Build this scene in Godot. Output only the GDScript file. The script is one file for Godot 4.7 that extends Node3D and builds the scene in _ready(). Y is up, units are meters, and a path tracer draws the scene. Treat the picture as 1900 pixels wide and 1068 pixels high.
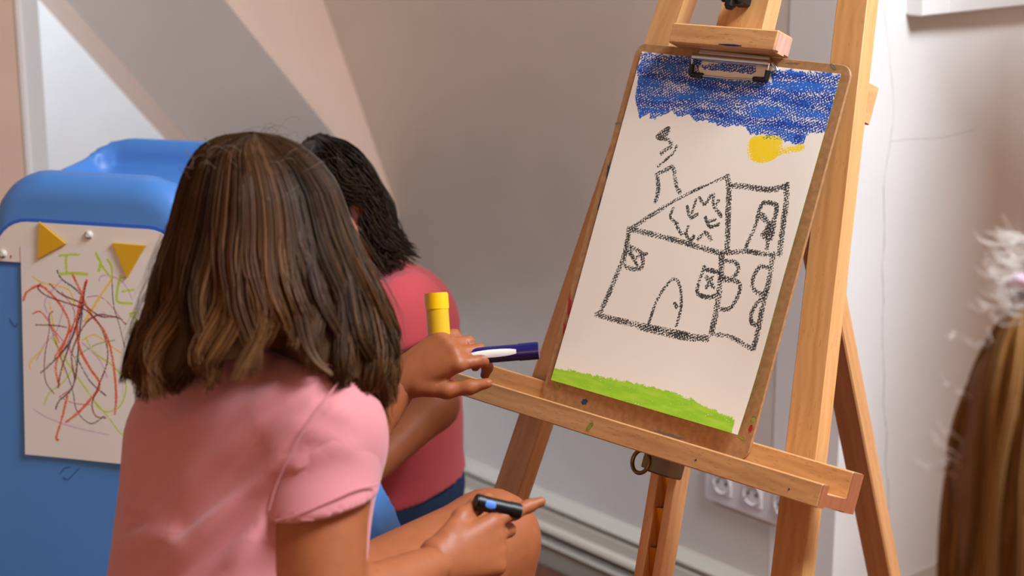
extends Node3D
# Children drawing at an easel in an attic room. Photo frame 1900 x 1068, lens 3300 pixels, camera 1.41 m above the floor.
const LENS := 3300.0
const EYE := Vector3(0, 1.41, 0)
var tilt := Basis(Vector3.RIGHT, -atan(850.0 / 3300.0))
var rng := RandomNumberGenerator.new()
var M := {}
var names := {}


func _ready():
	rng.seed = 7
	set_view()
	set_light()
	make_materials()
	build_room()
	build_outlet()
	build_easel()
	build_added_easel()
	build_clipboard()
	build_house_drawing()
	build_play_easel()
	build_girl_pink()
	build_girl_coral()
	build_girl_ponytail()


# ---------------------------------------------------------------- camera and light
func set_view():
	var cam := Camera3D.new()
	cam.name = "camera"
	cam.position = EYE
	cam.basis = tilt
	cam.near = 0.05
	cam.far = 60.0
	var a := CameraAttributesPhysical.new()
	a.frustum_focal_length = 12.0 / (534.0 / LENS)
	a.frustum_focus_distance = 2.08
	a.exposure_aperture = 5.2
	a.frustum_near = 0.05
	a.frustum_far = 60.0
	cam.attributes = a
	cam.fov = rad_to_deg(2.0 * atan(534.0 / LENS))
	add_child(cam)
	cam.current = true


func set_light():
	var w := WorldEnvironment.new()
	w.name = "environment"
	var e := Environment.new()
	e.background_mode = Environment.BG_SKY
	var s := ProceduralSkyMaterial.new()
	s.sky_top_color = Color(0.72, 0.82, 0.95)
	s.sky_horizon_color = Color(0.9, 0.94, 0.98)
	s.ground_bottom_color = Color(0.4, 0.4, 0.38)
	s.ground_horizon_color = Color(0.7, 0.72, 0.72)
	s.sky_energy_multiplier = 1.0
	e.sky = Sky.new()
	e.sky.sky_material = s
	e.tonemap_mode = Environment.TONE_MAPPER_LINEAR
	e.tonemap_exposure = 1.0
	e.sdfgi_enabled = true
	e.ssao_enabled = true
	e.ssil_enabled = true
	w.environment = e
	add_child(w)
	# daylight through the roof window above the easel side of the room
	area("skylight_daylight", Vector3(1.25, 2.685, -1.3), Vector3(1.25, 0.0, -1.3001), Vector2(0.72, 0.92), 13.5, Color(0.93, 0.96, 1.0))
	# daylight through the window at the far end of the alcove
	area("alcove_daylight", Vector3(-2.13, 1.9, -3.75), Vector3(-1.0, 1.75, -4.0), Vector2(0.56, 0.66), 5.0, Color(0.8, 0.9, 1.0))
	# added warm fill light, placed at the rear window
	area("rear_daylight", Vector3(-1.05, 1.6, 2.4), Vector3(-0.2, 0.9, -2.0), Vector2(0.8, 1.0), 2.5, Color(1.0, 0.76, 0.53))


func area(called: String, from: Vector3, to: Vector3, size: Vector2, energy: float, tint: Color):
	var l := AreaLight3D.new()
	l.name = called
	l.area_size = size
	l.light_energy = energy
	l.light_color = tint
	l.shadow_enabled = true
	l.area_range = 12.0
	add_child(l)
	l.look_at_from_position(from, to, Vector3.UP if absf((to - from).normalized().y) < 0.9 else Vector3.FORWARD)


# ---------------------------------------------------------------- pixels to places
func ray(px: float, py: float) -> Vector3:
	return tilt * Vector3((px - 950.0) / LENS, (534.0 - py) / LENS, -1.0)


func at(px: float, py: float, depth: float) -> Vector3:
	return EYE + ray(px, py) * depth


func on(px: float, py: float, p: Vector3, n: Vector3) -> Vector3:
	var d := ray(px, py)
	return EYE + d * ((p - EYE).dot(n) / d.dot(n))


# ---------------------------------------------------------------- things and parts
func numbered(called: String) -> String:
	var k: int = names.get(called, 0)
	names[called] = k + 1
	return called if k == 0 else "%s_%03d" % [called, k]


func tag(o: Node3D, label: String, category: String, group := ""):
	o.set_meta("label", label)
	if category: o.set_meta("category", category)
	if group: o.set_meta("group", group)


func thing(called: String, label: String, category: String, t := Transform3D(), group := "") -> Node3D:
	var o := Node3D.new()
	o.name = numbered(called)
	add_child(o)
	o.transform = t
	tag(o, label, category, group)
	return o


func part(called: String, mesh: Mesh, mat: Material, parent: Node, t := Transform3D()) -> MeshInstance3D:
	var o := MeshInstance3D.new()
	o.name = called
	o.mesh = mesh
	o.material_override = mat
	o.cast_shadow = GeometryInstance3D.SHADOW_CASTING_SETTING_ON
	parent.add_child(o, true)
	o.transform = t
	return o


func structure(called: String, mesh: Mesh, mat: Material, label: String, t := Transform3D()) -> MeshInstance3D:
	var o := part(called, mesh, mat, self, t)
	o.set_meta("kind", "structure")
	o.set_meta("label", label)
	return o


# ---------------------------------------------------------------- meshes
func commit(v: PackedVector3Array, n: PackedVector3Array, idx: PackedInt32Array, c := PackedColorArray(), uv := PackedVector2Array()) -> ArrayMesh:
	var a := []
	a.resize(Mesh.ARRAY_MAX)
	a[Mesh.ARRAY_VERTEX] = v
	a[Mesh.ARRAY_NORMAL] = n
	a[Mesh.ARRAY_INDEX] = idx
	if c.size(): a[Mesh.ARRAY_COLOR] = c
	if uv.size(): a[Mesh.ARRAY_TEX_UV] = uv
	var m := ArrayMesh.new()
	m.add_surface_from_arrays(Mesh.PRIMITIVE_TRIANGLES, a)
	return m


func quad(st: SurfaceTool, a: Vector3, b: Vector3, c: Vector3, d: Vector3):
	# a, b, c, d counter-clockwise seen from the front
	var n := (b - a).cross(d - a).normalized()
	if n == Vector3.ZERO: n = (c - b).cross(d - b).normalized()
	for p in [a, c, b, a, d, c]:
		st.set_normal(n)
		st.add_vertex(p)


func tri(st: SurfaceTool, a: Vector3, b: Vector3, c: Vector3):
	var n := (b - a).cross(c - a).normalized()
	for p in [a, c, b]:
		st.set_normal(n)
		st.add_vertex(p)


func start() -> SurfaceTool:
	var st := SurfaceTool.new()
	st.begin(Mesh.PRIMITIVE_TRIANGLES)
	return st


# box with chamfered edges between lo and hi, placed by t
func add_box(st: SurfaceTool, lo: Vector3, hi: Vector3, e := 0.0, t := Transform3D()):
	var m := (lo + hi) / 2.0
	var h := (hi - lo) / 2.0
	e = minf(e, minf(h.x, minf(h.y, h.z)) * 0.9)
	var g := h - Vector3(e, e, e)
	var f := func(p): return t * (m + p)
	for ax in 3:
		for s in [-1.0, 1.0]:
			var u := (ax + 1) % 3
			var w := (ax + 2) % 3
			var c := []
			for q in [[-1, -1], [1, -1], [1, 1], [-1, 1]]:
				var p := Vector3()
				p[ax] = s * h[ax]
				p[u] = q[0] * g[u]
				p[w] = q[1] * g[w]
				c.append(f.call(p))
			if s > 0: quad(st, c[0], c[1], c[2], c[3])
			else: quad(st, c[3], c[2], c[1], c[0])
	if e <= 0.0: return
	for ax in 3:
		var u := (ax + 1) % 3
		var w := (ax + 2) % 3
		for su in [-1.0, 1.0]:
			for sw in [-1.0, 1.0]:
				var c := []
				for q in [[-1.0, true], [1.0, true], [1.0, false], [-1.0, false]]:
					var p := Vector3()
					p[ax] = q[0] * g[ax]
					p[u] = su * (h[u] if q[1] else g[u])
					p[w] = sw * (g[w] if q[1] else h[w])
					c.append(f.call(p))
				if su * sw < 0.0: quad(st, c[0], c[1], c[2], c[3])
				else: quad(st, c[3], c[2], c[1], c[0])
	for sx in [-1.0, 1.0]:
		for sy in [-1.0, 1.0]:
			for sz in [-1.0, 1.0]:
				var a = f.call(Vector3(sx * h.x, sy * g.y, sz * g.z))
				var b = f.call(Vector3(sx * g.x, sy * h.y, sz * g.z))
				var c = f.call(Vector3(sx * g.x, sy * g.y, sz * h.z))
				if sx * sy * sz > 0.0: tri(st, a, b, c)
				else: tri(st, a, c, b)


func box(lo: Vector3, hi: Vector3, e := 0.0) -> ArrayMesh:
	var st := start()
	add_box(st, lo, hi, e)
	return st.commit()


# tube along points with a radius at each, round and closed
func tube(pts: Array, radii: Array, sides := 14, caps := true) -> ArrayMesh:
	var v := PackedVector3Array()
	var n := PackedVector3Array()
	var idx := PackedInt32Array()
	var side := Vector3.ZERO
	for i in pts.size():
		var t: Vector3 = (pts[mini(i + 1, pts.size() - 1)] - pts[maxi(i - 1, 0)]).normalized()
		if side == Vector3.ZERO:
			side = t.cross(Vector3.UP if absf(t.y) < 0.9 else Vector3.RIGHT).normalized()
		side = (side - t * side.dot(t)).normalized()
		var up := t.cross(side)
		for k in sides:
			var a := TAU * k / sides
			var d := side * cos(a) + up * sin(a)
			v.append(pts[i] + d * radii[i])
			n.append(d)
	for i in pts.size() - 1:
		for k in sides:
			var a := i * sides + k
			var b := i * sides + (k + 1) % sides
			idx.append_array([a, a + sides, b, b, a + sides, b + sides])
	if caps:
		for end in [0, pts.size() - 1]:
			var t: Vector3 = (pts[0] - pts[1]).normalized() if end == 0 else (pts[end] - pts[end - 1]).normalized()
			var c := v.size()
			v.append(pts[end])
			n.append(t)
			for k in sides:
				v.append(v[end * sides + k])
				n.append(t)
			for k in sides:
				var a := c + 1 + k
				var b := c + 1 + (k + 1) % sides
				if end == 0: idx.append_array([c, a, b])
				else: idx.append_array([c, b, a])
	return commit(v, n, idx)


# flat outline (counter-clockwise, in x and y) pushed out from z0 to z1
func plate(outline: PackedVector2Array, z0: float, z1: float, bevel := 0.0) -> ArrayMesh:
	var st := start()
	var inner := outline
	if bevel > 0.0:
		var r := Geometry2D.offset_polygon(outline, -bevel, Geometry2D.JOIN_MITER)
		if r.size() and r[0].size() == outline.size(): inner = r[0]
		else: bevel = 0.0
	for pass_ in [[inner, z1, 1], [outline, z0, -1]]:
		var o: PackedVector2Array = pass_[0]
		var ix := Geometry2D.triangulate_polygon(o)
		for i in range(0, ix.size(), 3):
			var a := Vector3(o[ix[i]].x, o[ix[i]].y, pass_[1])
			var b := Vector3(o[ix[i + 1]].x, o[ix[i + 1]].y, pass_[1])
			var c := Vector3(o[ix[i + 2]].x, o[ix[i + 2]].y, pass_[1])
			if ((b - a).cross(c - a).z > 0.0) == (pass_[2] > 0): tri(st, a, b, c)
			else: tri(st, a, c, b)
	for i in outline.size():
		var j := (i + 1) % outline.size()
		var a := outline[i]
		var b := outline[j]
		quad(st, Vector3(a.x, a.y, z0), Vector3(b.x, b.y, z0), Vector3(b.x, b.y, z1 - bevel), Vector3(a.x, a.y, z1 - bevel))
		if bevel > 0.0:
			var k := i
			var best := 1e9
			for q in inner.size():
				if inner[q].distance_to(a) < best:
					best = inner[q].distance_to(a)
					k = q
			var k2 := (k + 1) % inner.size()
			quad(st, Vector3(a.x, a.y, z1 - bevel), Vector3(b.x, b.y, z1 - bevel), Vector3(inner[k2].x, inner[k2].y, z1), Vector3(inner[k].x, inner[k].y, z1))
	return st.commit()


func rounded(lo: Vector2, hi: Vector2, r: float, steps := 6) -> PackedVector2Array:
	var o := PackedVector2Array()
	for c in [[hi.x - r, lo.y + r, -90.0], [hi.x - r, hi.y - r, 0.0], [lo.x + r, hi.y - r, 90.0], [lo.x + r, lo.y + r, 180.0]]:
		for k in steps + 1:
			var a := deg_to_rad(c[2] + 90.0 * k / steps)
			o.append(Vector2(c[0] + r * cos(a), c[1] + r * sin(a)))
	return o


# ---------------------------------------------------------------- smooth solids: a distance field meshed as surface nets
class Field:
	var lo: Vector3
	var nx: int
	var ny: int
	var nz: int
	var c: float
	var d: PackedFloat32Array

	func _init(a: Vector3, b: Vector3, cell: float):
		lo = a
		c = cell
		nx = int((b.x - a.x) / cell) + 2
		ny = int((b.y - a.y) / cell) + 2
		nz = int((b.z - a.z) / cell) + 2
		d.resize(nx * ny * nz)
		d.fill(1.0)

	# bones: [a, b, radius a, radius b, blend]
	static func around(bones: Array, cell: float) -> Field:
		var l := Vector3(1e9, 1e9, 1e9)
		var h := -l
		for q in bones:
			var r: float = maxf(q[2], q[3]) + cell * 3.0
			for p in [q[0], q[1]]:
				l = l.min(p - Vector3(r, r, r))
				h = h.max(p + Vector3(r, r, r))
		var f := Field.new(l, h, cell)
		for q in bones:
			f.bone(q[0], q[1], q[2], q[3], q[4])
		return f

	func bone(a: Vector3, b: Vector3, ra: float, rb: float, k: float):
		var m := maxf(ra, rb) + k + c * 2.5
		var l := ((a.min(b) - Vector3(m, m, m)) - lo) / c
		var h := ((a.max(b) + Vector3(m, m, m)) - lo) / c
		var x0 := maxi(0, int(l.x))
		var x1 := mini(nx - 1, int(h.x) + 1)
		var y0 := maxi(0, int(l.y))
		var y1 := mini(ny - 1, int(h.y) + 1)
		var z0 := maxi(0, int(l.z))
		var z1 := mini(nz - 1, int(h.z) + 1)
		var ba := b - a
		var bb := maxf(ba.dot(ba), 1e-12)
		var dr := rb - ra
		var ik := 1.0 / maxf(k, 1e-6)
		for z in range(z0, z1 + 1):
			for y in range(y0, y1 + 1):
				var i := (z * ny + y) * nx + x0
				var pa := lo + Vector3(x0, y, z) * c - a
				var step := c
				for x in range(x0, x1 + 1):
					var t := clampf(pa.dot(ba) / bb, 0.0, 1.0)
					var e := (pa - ba * t).length() - ra - dr * t
					var o := d[i]
					var q := k - absf(e - o)
					if q > 0.0: d[i] = minf(e, o) - q * q * ik * 0.25
					elif e < o: d[i] = e
					i += 1
					pa.x += step

	# keeps what lies on the side the plane's normal points away from
	func cut(p: Vector3, n: Vector3, near := Vector3.ZERO, reach := 0.0):
		var i := 0
		for z in nz:
			for y in ny:
				var q := lo + Vector3(0, y, z) * c
				for x in nx:
					if d[i] < c * 4.0:
						if reach <= 0.0 or q.distance_to(near) < reach:
							var e := (q - p).dot(n)
							var h := maxf(0.007 - absf(e - d[i]), 0.0)
							d[i] = maxf(e, d[i]) + h * h / 0.007 * 0.25
					i += 1
					q.x += c

	# ridges and hollows of cloth: [a, b, width, height]
	func folds(list: Array):
		for f in list:
			var a: Vector3 = f[0]
			var b: Vector3 = f[1]
			var w: float = f[2]
			var m := w * 2.4
			var l := ((a.min(b) - Vector3(m, m, m)) - lo) / c
			var h := ((a.max(b) + Vector3(m, m, m)) - lo) / c
			var ba := b - a
			var bb := maxf(ba.dot(ba), 1e-9)
			for z in range(maxi(0, int(l.z)), mini(nz - 1, int(h.z) + 1) + 1):
				for y in range(maxi(0, int(l.y)), mini(ny - 1, int(h.y) + 1) + 1):
					var x0 := maxi(0, int(l.x))
					var i := (z * ny + y) * nx + x0
					var pa := lo + Vector3(x0, y, z) * c - a
					for x in range(x0, mini(nx - 1, int(h.x) + 1) + 1):
						if absf(d[i]) < c * 5.0:
							var t := clampf(pa.dot(ba) / bb, 0.0, 1.0)
							var e := (pa - ba * t).length_squared() / (w * w)
							if e < 5.0: d[i] -= f[3] * exp(-e) * sin(PI * clampf(0.12 + 0.76 * t, 0.0, 1.0))
						i += 1
						pa.x += c

	func mesh_into(v: PackedVector3Array, n: PackedVector3Array, idx: PackedInt32Array):
		var sx := 1
		var sy := nx
		var sz := nx * ny
		var ids := PackedInt32Array()
		ids.resize(d.size())
		ids.fill(-1)
		var lim := c * 2.2
		for z in nz - 1:
			for y in ny - 1:
				var i := (z * ny + y) * nx
				for x in nx - 1:
					var a := d[i]
					if a < lim and a > -lim:
						var b := d[i + 1]
						var e := d[i + sy]
						var f := d[i + sy + 1]
						var g := d[i + sz]
						var h := d[i + sz + 1]
						var j := d[i + sz + sy]
						var k := d[i + sz + sy + 1]
						var inside := int(a < 0) + int(b < 0) + int(e < 0) + int(f < 0) + int(g < 0) + int(h < 0) + int(j < 0) + int(k < 0)
						if inside > 0 and inside < 8:
							var p := Vector3.ZERO
							var count := 0
							if (a < 0) != (b < 0): p += Vector3(a / (a - b), 0, 0); count += 1
							if (e < 0) != (f < 0): p += Vector3(e / (e - f), 1, 0); count += 1
							if (g < 0) != (h < 0): p += Vector3(g / (g - h), 0, 1); count += 1
							if (j < 0) != (k < 0): p += Vector3(j / (j - k), 1, 1); count += 1
							if (a < 0) != (e < 0): p += Vector3(0, a / (a - e), 0); count += 1
							if (b < 0) != (f < 0): p += Vector3(1, b / (b - f), 0); count += 1
							if (g < 0) != (j < 0): p += Vector3(0, g / (g - j), 1); count += 1
							if (h < 0) != (k < 0): p += Vector3(1, h / (h - k), 1); count += 1
							if (a < 0) != (g < 0): p += Vector3(0, 0, a / (a - g)); count += 1
							if (b < 0) != (h < 0): p += Vector3(1, 0, b / (b - h)); count += 1
							if (e < 0) != (j < 0): p += Vector3(0, 1, e / (e - j)); count += 1
							if (f < 0) != (k < 0): p += Vector3(1, 1, f / (f - k)); count += 1
							p /= count
							ids[i] = v.size()
							v.append(lo + (Vector3(x, y, z) + p) * c)
							n.append(Vector3(b - a + f - e + h - g + k - j, e - a + f - b + j - g + k - h, g - a + h - b + j - e + k - f).normalized())
					i += 1
		for z in range(1, nz - 1):
			for y in range(1, ny - 1):
				var i := (z * ny + y) * nx + 1
				for x in range(1, nx - 1):
					var a := d[i]
					if a < lim and a > -lim:
						var o := a < 0
						if o != (d[i + 1] < 0): face(idx, ids[i], ids[i - sy], ids[i - sy - sz], ids[i - sz], not o)
						if o != (d[i + sy] < 0): face(idx, ids[i], ids[i - sz], ids[i - sz - sx], ids[i - sx], not o)
						if o != (d[i + sz] < 0): face(idx, ids[i], ids[i - sx], ids[i - sx - sy], ids[i - sy], not o)
					i += 1

	func face(idx: PackedInt32Array, a: int, b: int, e: int, f: int, flip: bool):
		if a < 0 or b < 0 or e < 0 or f < 0: return
		if flip: idx.append_array([a, b, e, a, e, f])
		else: idx.append_array([a, e, b, a, f, e])


func solid(fields: Array) -> ArrayMesh:
	var v := PackedVector3Array()
	var n := PackedVector3Array()
	var idx := PackedInt32Array()
	for f in fields:
		f.mesh_into(v, n, idx)
	return commit(v, n, idx)


# distance to the bones, to find the cloth under a pixel
func dist(p: Vector3, bones: Array) -> float:
	var o := 1.0
	for q in bones:
		var ba: Vector3 = q[1] - q[0]
		var t := clampf((p - q[0]).dot(ba) / maxf(ba.dot(ba), 1e-9), 0.0, 1.0)
		var e: float = (p - q[0] - ba * t).length() - lerpf(q[2], q[3], t)
		var k: float = q[4]
		var h := maxf(k - absf(e - o), 0.0)
		o = minf(e, o) - h * h / maxf(k, 1e-6) * 0.25
	return o


func surface_at(px: float, py: float, bones: Array, from := 1.2) -> Vector3:
	var d := ray(px, py)
	var t := from
	for i in 80:
		var e := dist(EYE + d * t, bones)
		if e < 0.0005: break
		t += e * 0.85 / d.length()
		if t > 4.0: break
	return EYE + d * t


# ---------------------------------------------------------------- hair
class Strands:
	var v := PackedVector3Array()
	var n := PackedVector3Array()
	var c := PackedColorArray()
	var idx := PackedInt32Array()

	func add(pts: PackedVector3Array, r: float, c0: Color, c1: Color, tip := 0.25):
		var last := pts.size() - 1
		var side := Vector3.ZERO
		var base := v.size()
		for i in pts.size():
			var t := (pts[mini(i + 1, last)] - pts[maxi(i - 1, 0)]).normalized()
			if side == Vector3.ZERO: side = t.cross(Vector3(0.31, 0.2, 0.93)).normalized()
			side = (side - t * side.dot(t)).normalized()
			var up := t.cross(side)
			var f := float(i) / last
			var q := r * (1.0 if f < 0.7 else lerpf(1.0, tip, (f - 0.7) / 0.3))
			var col := c0.lerp(c1, f * f)
			for k in 3:
				var a := TAU * k / 3.0
				var e := side * cos(a) + up * sin(a)
				v.append(pts[i] + e * q)
				n.append(e)
				c.append(col)
		for i in last:
			for k in 3:
				var a := base + i * 3 + k
				var b := base + i * 3 + (k + 1) % 3
				idx.append_array([a, a + 3, b, b, a + 3, b + 3])


func strands_mesh(s: Strands) -> ArrayMesh:
	return commit(s.v, s.n, s.idx, s.c)


func curve(pts: Array, steps: int) -> PackedVector3Array:
	var out := PackedVector3Array()
	var n := pts.size() - 1
	for i in steps + 1:
		var f := float(i) / steps * n
		var k := mini(int(f), n - 1)
		var t := f - k
		out.append(pts[k].cubic_interpolate(pts[k + 1], pts[maxi(k - 1, 0)], pts[mini(k + 2, n)], t))
	return out


func curve2(pts: Array, steps: int) -> PackedVector2Array:
	var out := PackedVector2Array()
	var n := pts.size() - 1
	for i in steps + 1:
		var f := float(i) / steps * n
		var k := mini(int(f), n - 1)
		var t := f - k
		out.append(pts[k].cubic_interpolate(pts[k + 1], pts[maxi(k - 1, 0)], pts[mini(k + 2, n)], t))
	return out


# ---------------------------------------------------------------- materials
func mat(called: String, c: Color, rough := 0.7, metal := 0.0, spec := 0.5) -> StandardMaterial3D:
	var m := StandardMaterial3D.new()
	m.resource_name = called
	m.albedo_color = c
	m.roughness = rough
	m.metallic = metal
	m.metallic_specular = spec
	M[called] = m
	return m


func noise(seed_: int, freq: float, octaves := 4) -> FastNoiseLite:
	var n := FastNoiseLite.new()
	n.seed = seed_
	n.frequency = freq
	n.fractal_octaves = octaves
	return n


func speckle(m: StandardMaterial3D, seed_: int, freq: float, lo: Color, hi: Color, scale: Vector3, world := true):
	var t := NoiseTexture2D.new()
	t.width = 512
	t.height = 512
	t.seamless = true
	t.noise = noise(seed_, freq, 5)
	var g := Gradient.new()
	g.set_color(0, lo)
	g.set_color(1, hi)
	t.color_ramp = g
	m.albedo_texture = t
	m.uv1_triplanar = true
	m.uv1_world_triplanar = world
	m.uv1_scale = scale


# beech: long faint bands with short dark flecks along the grain (grain runs along the image's height)
func wood_texture(seed_: int, base: Color, dark: Color, flecks: int) -> ImageTexture:
	var w := 256
	var h := 512
	var n := noise(seed_, 0.02, 3)
	var im := Image.create(w, h, false, Image.FORMAT_RGB8)
	for y in h:
		for x in w:
			var f := 0.5 + 0.5 * n.get_noise_2d(x * 2.2 + 6.0 * sin(y * TAU / h), 40.0 * sin(y * TAU / h * 0.5))
			f = clampf(f * f * 1.2 + 0.12 * sin((x + 9.0 * n.get_noise_2d(y * 0.6, 3.0)) * 0.5), 0.0, 1.0)
			im.set_pixel(x, y, base.lerp(dark, f * 0.55))
	var r := RandomNumberGenerator.new()
	r.seed = seed_
	for i in flecks:
		var x := r.randi_range(0, w - 2)
		var y := r.randi_range(0, h - 10)
		var c := im.get_pixel(x, y)
		im.fill_rect(Rect2i(x, y, 1, r.randi_range(2, 7)), c.lerp(dark.darkened(0.2), r.randf_range(0.12, 0.42)))
	return ImageTexture.create_from_image(im)


func wood(called: String, seed_: int, base: Color, dark: Color, flecks := 500, rough := 0.42):
	var m := mat(called, Color.WHITE, rough)
	m.albedo_texture = wood_texture(seed_, base, dark, flecks)
	m.uv1_triplanar = true
	m.uv1_scale = Vector3(5.0, 1.7, 5.0)
	m.uv1_offset = Vector3(0.13 * seed_, 0.31 * seed_, 0.07 * seed_)


func make_materials():
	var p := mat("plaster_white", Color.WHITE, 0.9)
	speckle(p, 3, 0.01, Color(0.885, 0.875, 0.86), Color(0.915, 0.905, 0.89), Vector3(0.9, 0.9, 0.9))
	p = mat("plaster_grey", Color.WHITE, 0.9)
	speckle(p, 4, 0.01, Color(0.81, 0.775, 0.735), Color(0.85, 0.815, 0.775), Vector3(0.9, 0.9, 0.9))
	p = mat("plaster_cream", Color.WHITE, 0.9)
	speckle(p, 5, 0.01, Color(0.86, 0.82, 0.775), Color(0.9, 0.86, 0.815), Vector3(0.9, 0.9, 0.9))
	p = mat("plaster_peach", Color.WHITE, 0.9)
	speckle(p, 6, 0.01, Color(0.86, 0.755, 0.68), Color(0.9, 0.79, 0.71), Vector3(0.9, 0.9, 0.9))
	mat("paint_white", Color(0.91, 0.91, 0.9), 0.45)
	mat("paint_skirting", Color(0.68, 0.63, 0.57), 0.55)
	mat("crack", Color(0.5, 0.48, 0.46), 0.95)
	mat("plastic_white", Color(0.88, 0.86, 0.86), 0.35)
	mat("dark_hole", Color(0.12, 0.11, 0.11), 0.6)
	mat("brass_pin", Color(0.75, 0.7, 0.62), 0.35, 0.9)
	wood("beech", 1, Color(0.8, 0.59, 0.365), Color(0.62, 0.4, 0.205))
	wood("beech_pale", 2, Color(0.82, 0.62, 0.405), Color(0.68, 0.46, 0.265))
	wood("beech_red", 4, Color(0.87, 0.65, 0.44), Color(0.72, 0.48, 0.29))
	wood("beech_fleck", 9, Color(0.8, 0.6, 0.385), Color(0.57, 0.365, 0.195), 1500)
	wood("end_grain", 14, Color(0.66, 0.4, 0.27), Color(0.5, 0.28, 0.18), 900)
	wood("end_grain_pale", 17, Color(0.78, 0.62, 0.54), Color(0.6, 0.42, 0.36), 900)
	for k in 3:
		wood("floor_board_%d" % k, 20 + k, [Color(0.42, 0.23, 0.13), Color(0.46, 0.26, 0.15), Color(0.38, 0.2, 0.11)][k], Color(0.22, 0.1, 0.05), 300, 0.35)
		M["floor_board_%d" % k].uv1_scale = Vector3(4.0, 0.5, 4.0)
	var h := mat("hardboard", Color.WHITE, 0.6)
	speckle(h, 11, 0.03, Color(0.56, 0.4, 0.25), Color(0.68, 0.5, 0.32), Vector3(6, 6, 6), false)
	mat("chrome", Color(0.82, 0.82, 0.83), 0.12, 1.0)
	mat("black_rubber", Color(0.06, 0.07, 0.075), 0.45)
	mat("bronze", Color(0.5, 0.42, 0.25), 0.38, 0.9)
	mat("zinc", Color(0.5, 0.43, 0.35), 0.4, 0.8)
	mat("brass", Color(0.85, 0.6, 0.16), 0.3, 0.85)
	mat("paint_blue", Color(0.13, 0.22, 0.4), 0.7)
	mat("paint_navy", Color(0.08, 0.12, 0.33), 0.7)
	mat("paint_teal", Color(0.3, 0.45, 0.42), 0.8)
	mat("paint_red", Color(0.62, 0.1, 0.09), 0.7)
	mat("paint_grey", Color(0.42, 0.4, 0.37), 0.8)
	mat("paint_olive", Color(0.55, 0.55, 0.2), 0.8)
	mat("plastic_blue", Color(0.3, 0.53, 0.82), 0.42)
	mat("plastic_blue_dark", Color(0.17, 0.37, 0.74), 0.4)
	mat("board_white", Color(0.9, 0.87, 0.83), 0.3)
	mat("screw_clear", Color(0.86, 0.85, 0.8), 0.4)
	mat("magnet_yellow", Color(0.83, 0.64, 0.05), 0.5)
	mat("mark_dark", Color(0.16, 0.3, 0.5), 0.8)
	var s := mat("skin", Color.WHITE, 0.5, 0.0, 0.4)
	speckle(s, 13, 0.02, Color(0.57, 0.32, 0.185), Color(0.63, 0.365, 0.22), Vector3(5, 5, 5))
	s.subsurf_scatter_enabled = true
	s.subsurf_scatter_strength = 0.06
	for q in [["jersey_pink", Color(0.79, 0.5, 0.51)], ["jersey_coral", Color(0.8, 0.31, 0.33)], ["jersey_pale", Color(0.9, 0.78, 0.78)]]:
		var j := mat(q[0], Color.WHITE, 0.9, 0.0, 0.3)
		speckle(j, 15, 0.35, q[1].darkened(0.05), q[1].lightened(0.05), Vector3(9, 9, 9))
		j.rim_enabled = true
		j.rim = 0.35
		j.rim_tint = 0.6
	var d := mat("denim", Color.WHITE, 0.9, 0.0, 0.25)
	speckle(d, 16, 0.3, Color(0.13, 0.19, 0.3), Color(0.2, 0.28, 0.41), Vector3(8, 8, 8))
	for q in ["hair_brown", "hair_black", "hair_honey"]:
		var hm := mat(q, Color.WHITE, 0.45, 0.0, 0.22)
		hm.vertex_color_use_as_albedo = true
	mat("eye_white", Color(0.92, 0.91, 0.9), 0.2)
	mat("eye_dark", Color(0.1, 0.06, 0.04), 0.15)
	mat("lips", Color(0.72, 0.4, 0.36), 0.5)
	mat("scrunchie", Color(0.78, 0.62, 0.74), 0.8)
	mat("stick_yellow", Color(0.95, 0.74, 0.03), 0.35)
	mat("stick_yellow_clear", Color(0.86, 0.68, 0.12), 0.3)
	mat("stick_navy", Color(0.07, 0.06, 0.32), 0.32)
	mat("stick_black", Color(0.025, 0.025, 0.03), 0.35)
	mat("label_white", Color(0.85, 0.84, 0.8), 0.6)
	mat("label_blue", Color(0.3, 0.5, 0.85), 0.5)
	var g := mat("window_glass", Color(0.95, 0.97, 1.0, 0.06), 0.02)
	g.transparency = BaseMaterial3D.TRANSPARENCY_ALPHA


# ---------------------------------------------------------------- the room
const TURN := 0.70511   # the wall behind the easel runs 40.4 degrees off the view
var corner := Vector3(0.5359, 0, -2.76136)
var wall_n := Vector3(-cos(TURN), 0, sin(TURN))
var side_n := Vector3(sin(TURN), 0, cos(TURN))


func frame_of(origin: Vector3, inward: Vector3) -> Transform3D:
	return Transform3D(Basis(Vector3.UP.cross(inward), Vector3.UP, inward), origin)


# wall in its own axes: x along, y up, the room on the +z side; hole is [x0, x1, y0, y1]
func wall_mesh(length: float, height: float, thick: float, hole := []) -> ArrayMesh:
	var st := start()
	if hole.is_empty():
		add_box(st, Vector3(0, 0, -thick), Vector3(length, height, 0))
	else:
		add_box(st, Vector3(0, 0, -thick), Vector3(hole[0], height, 0))
		add_box(st, Vector3(hole[1], 0, -thick), Vector3(length, height, 0))
		add_box(st, Vector3(hole[0], 0, -thick), Vector3(hole[1], hole[2], 0))
		add_box(st, Vector3(hole[0], hole[3], -thick), Vector3(hole[1], height, 0))
	return st.commit()


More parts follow.
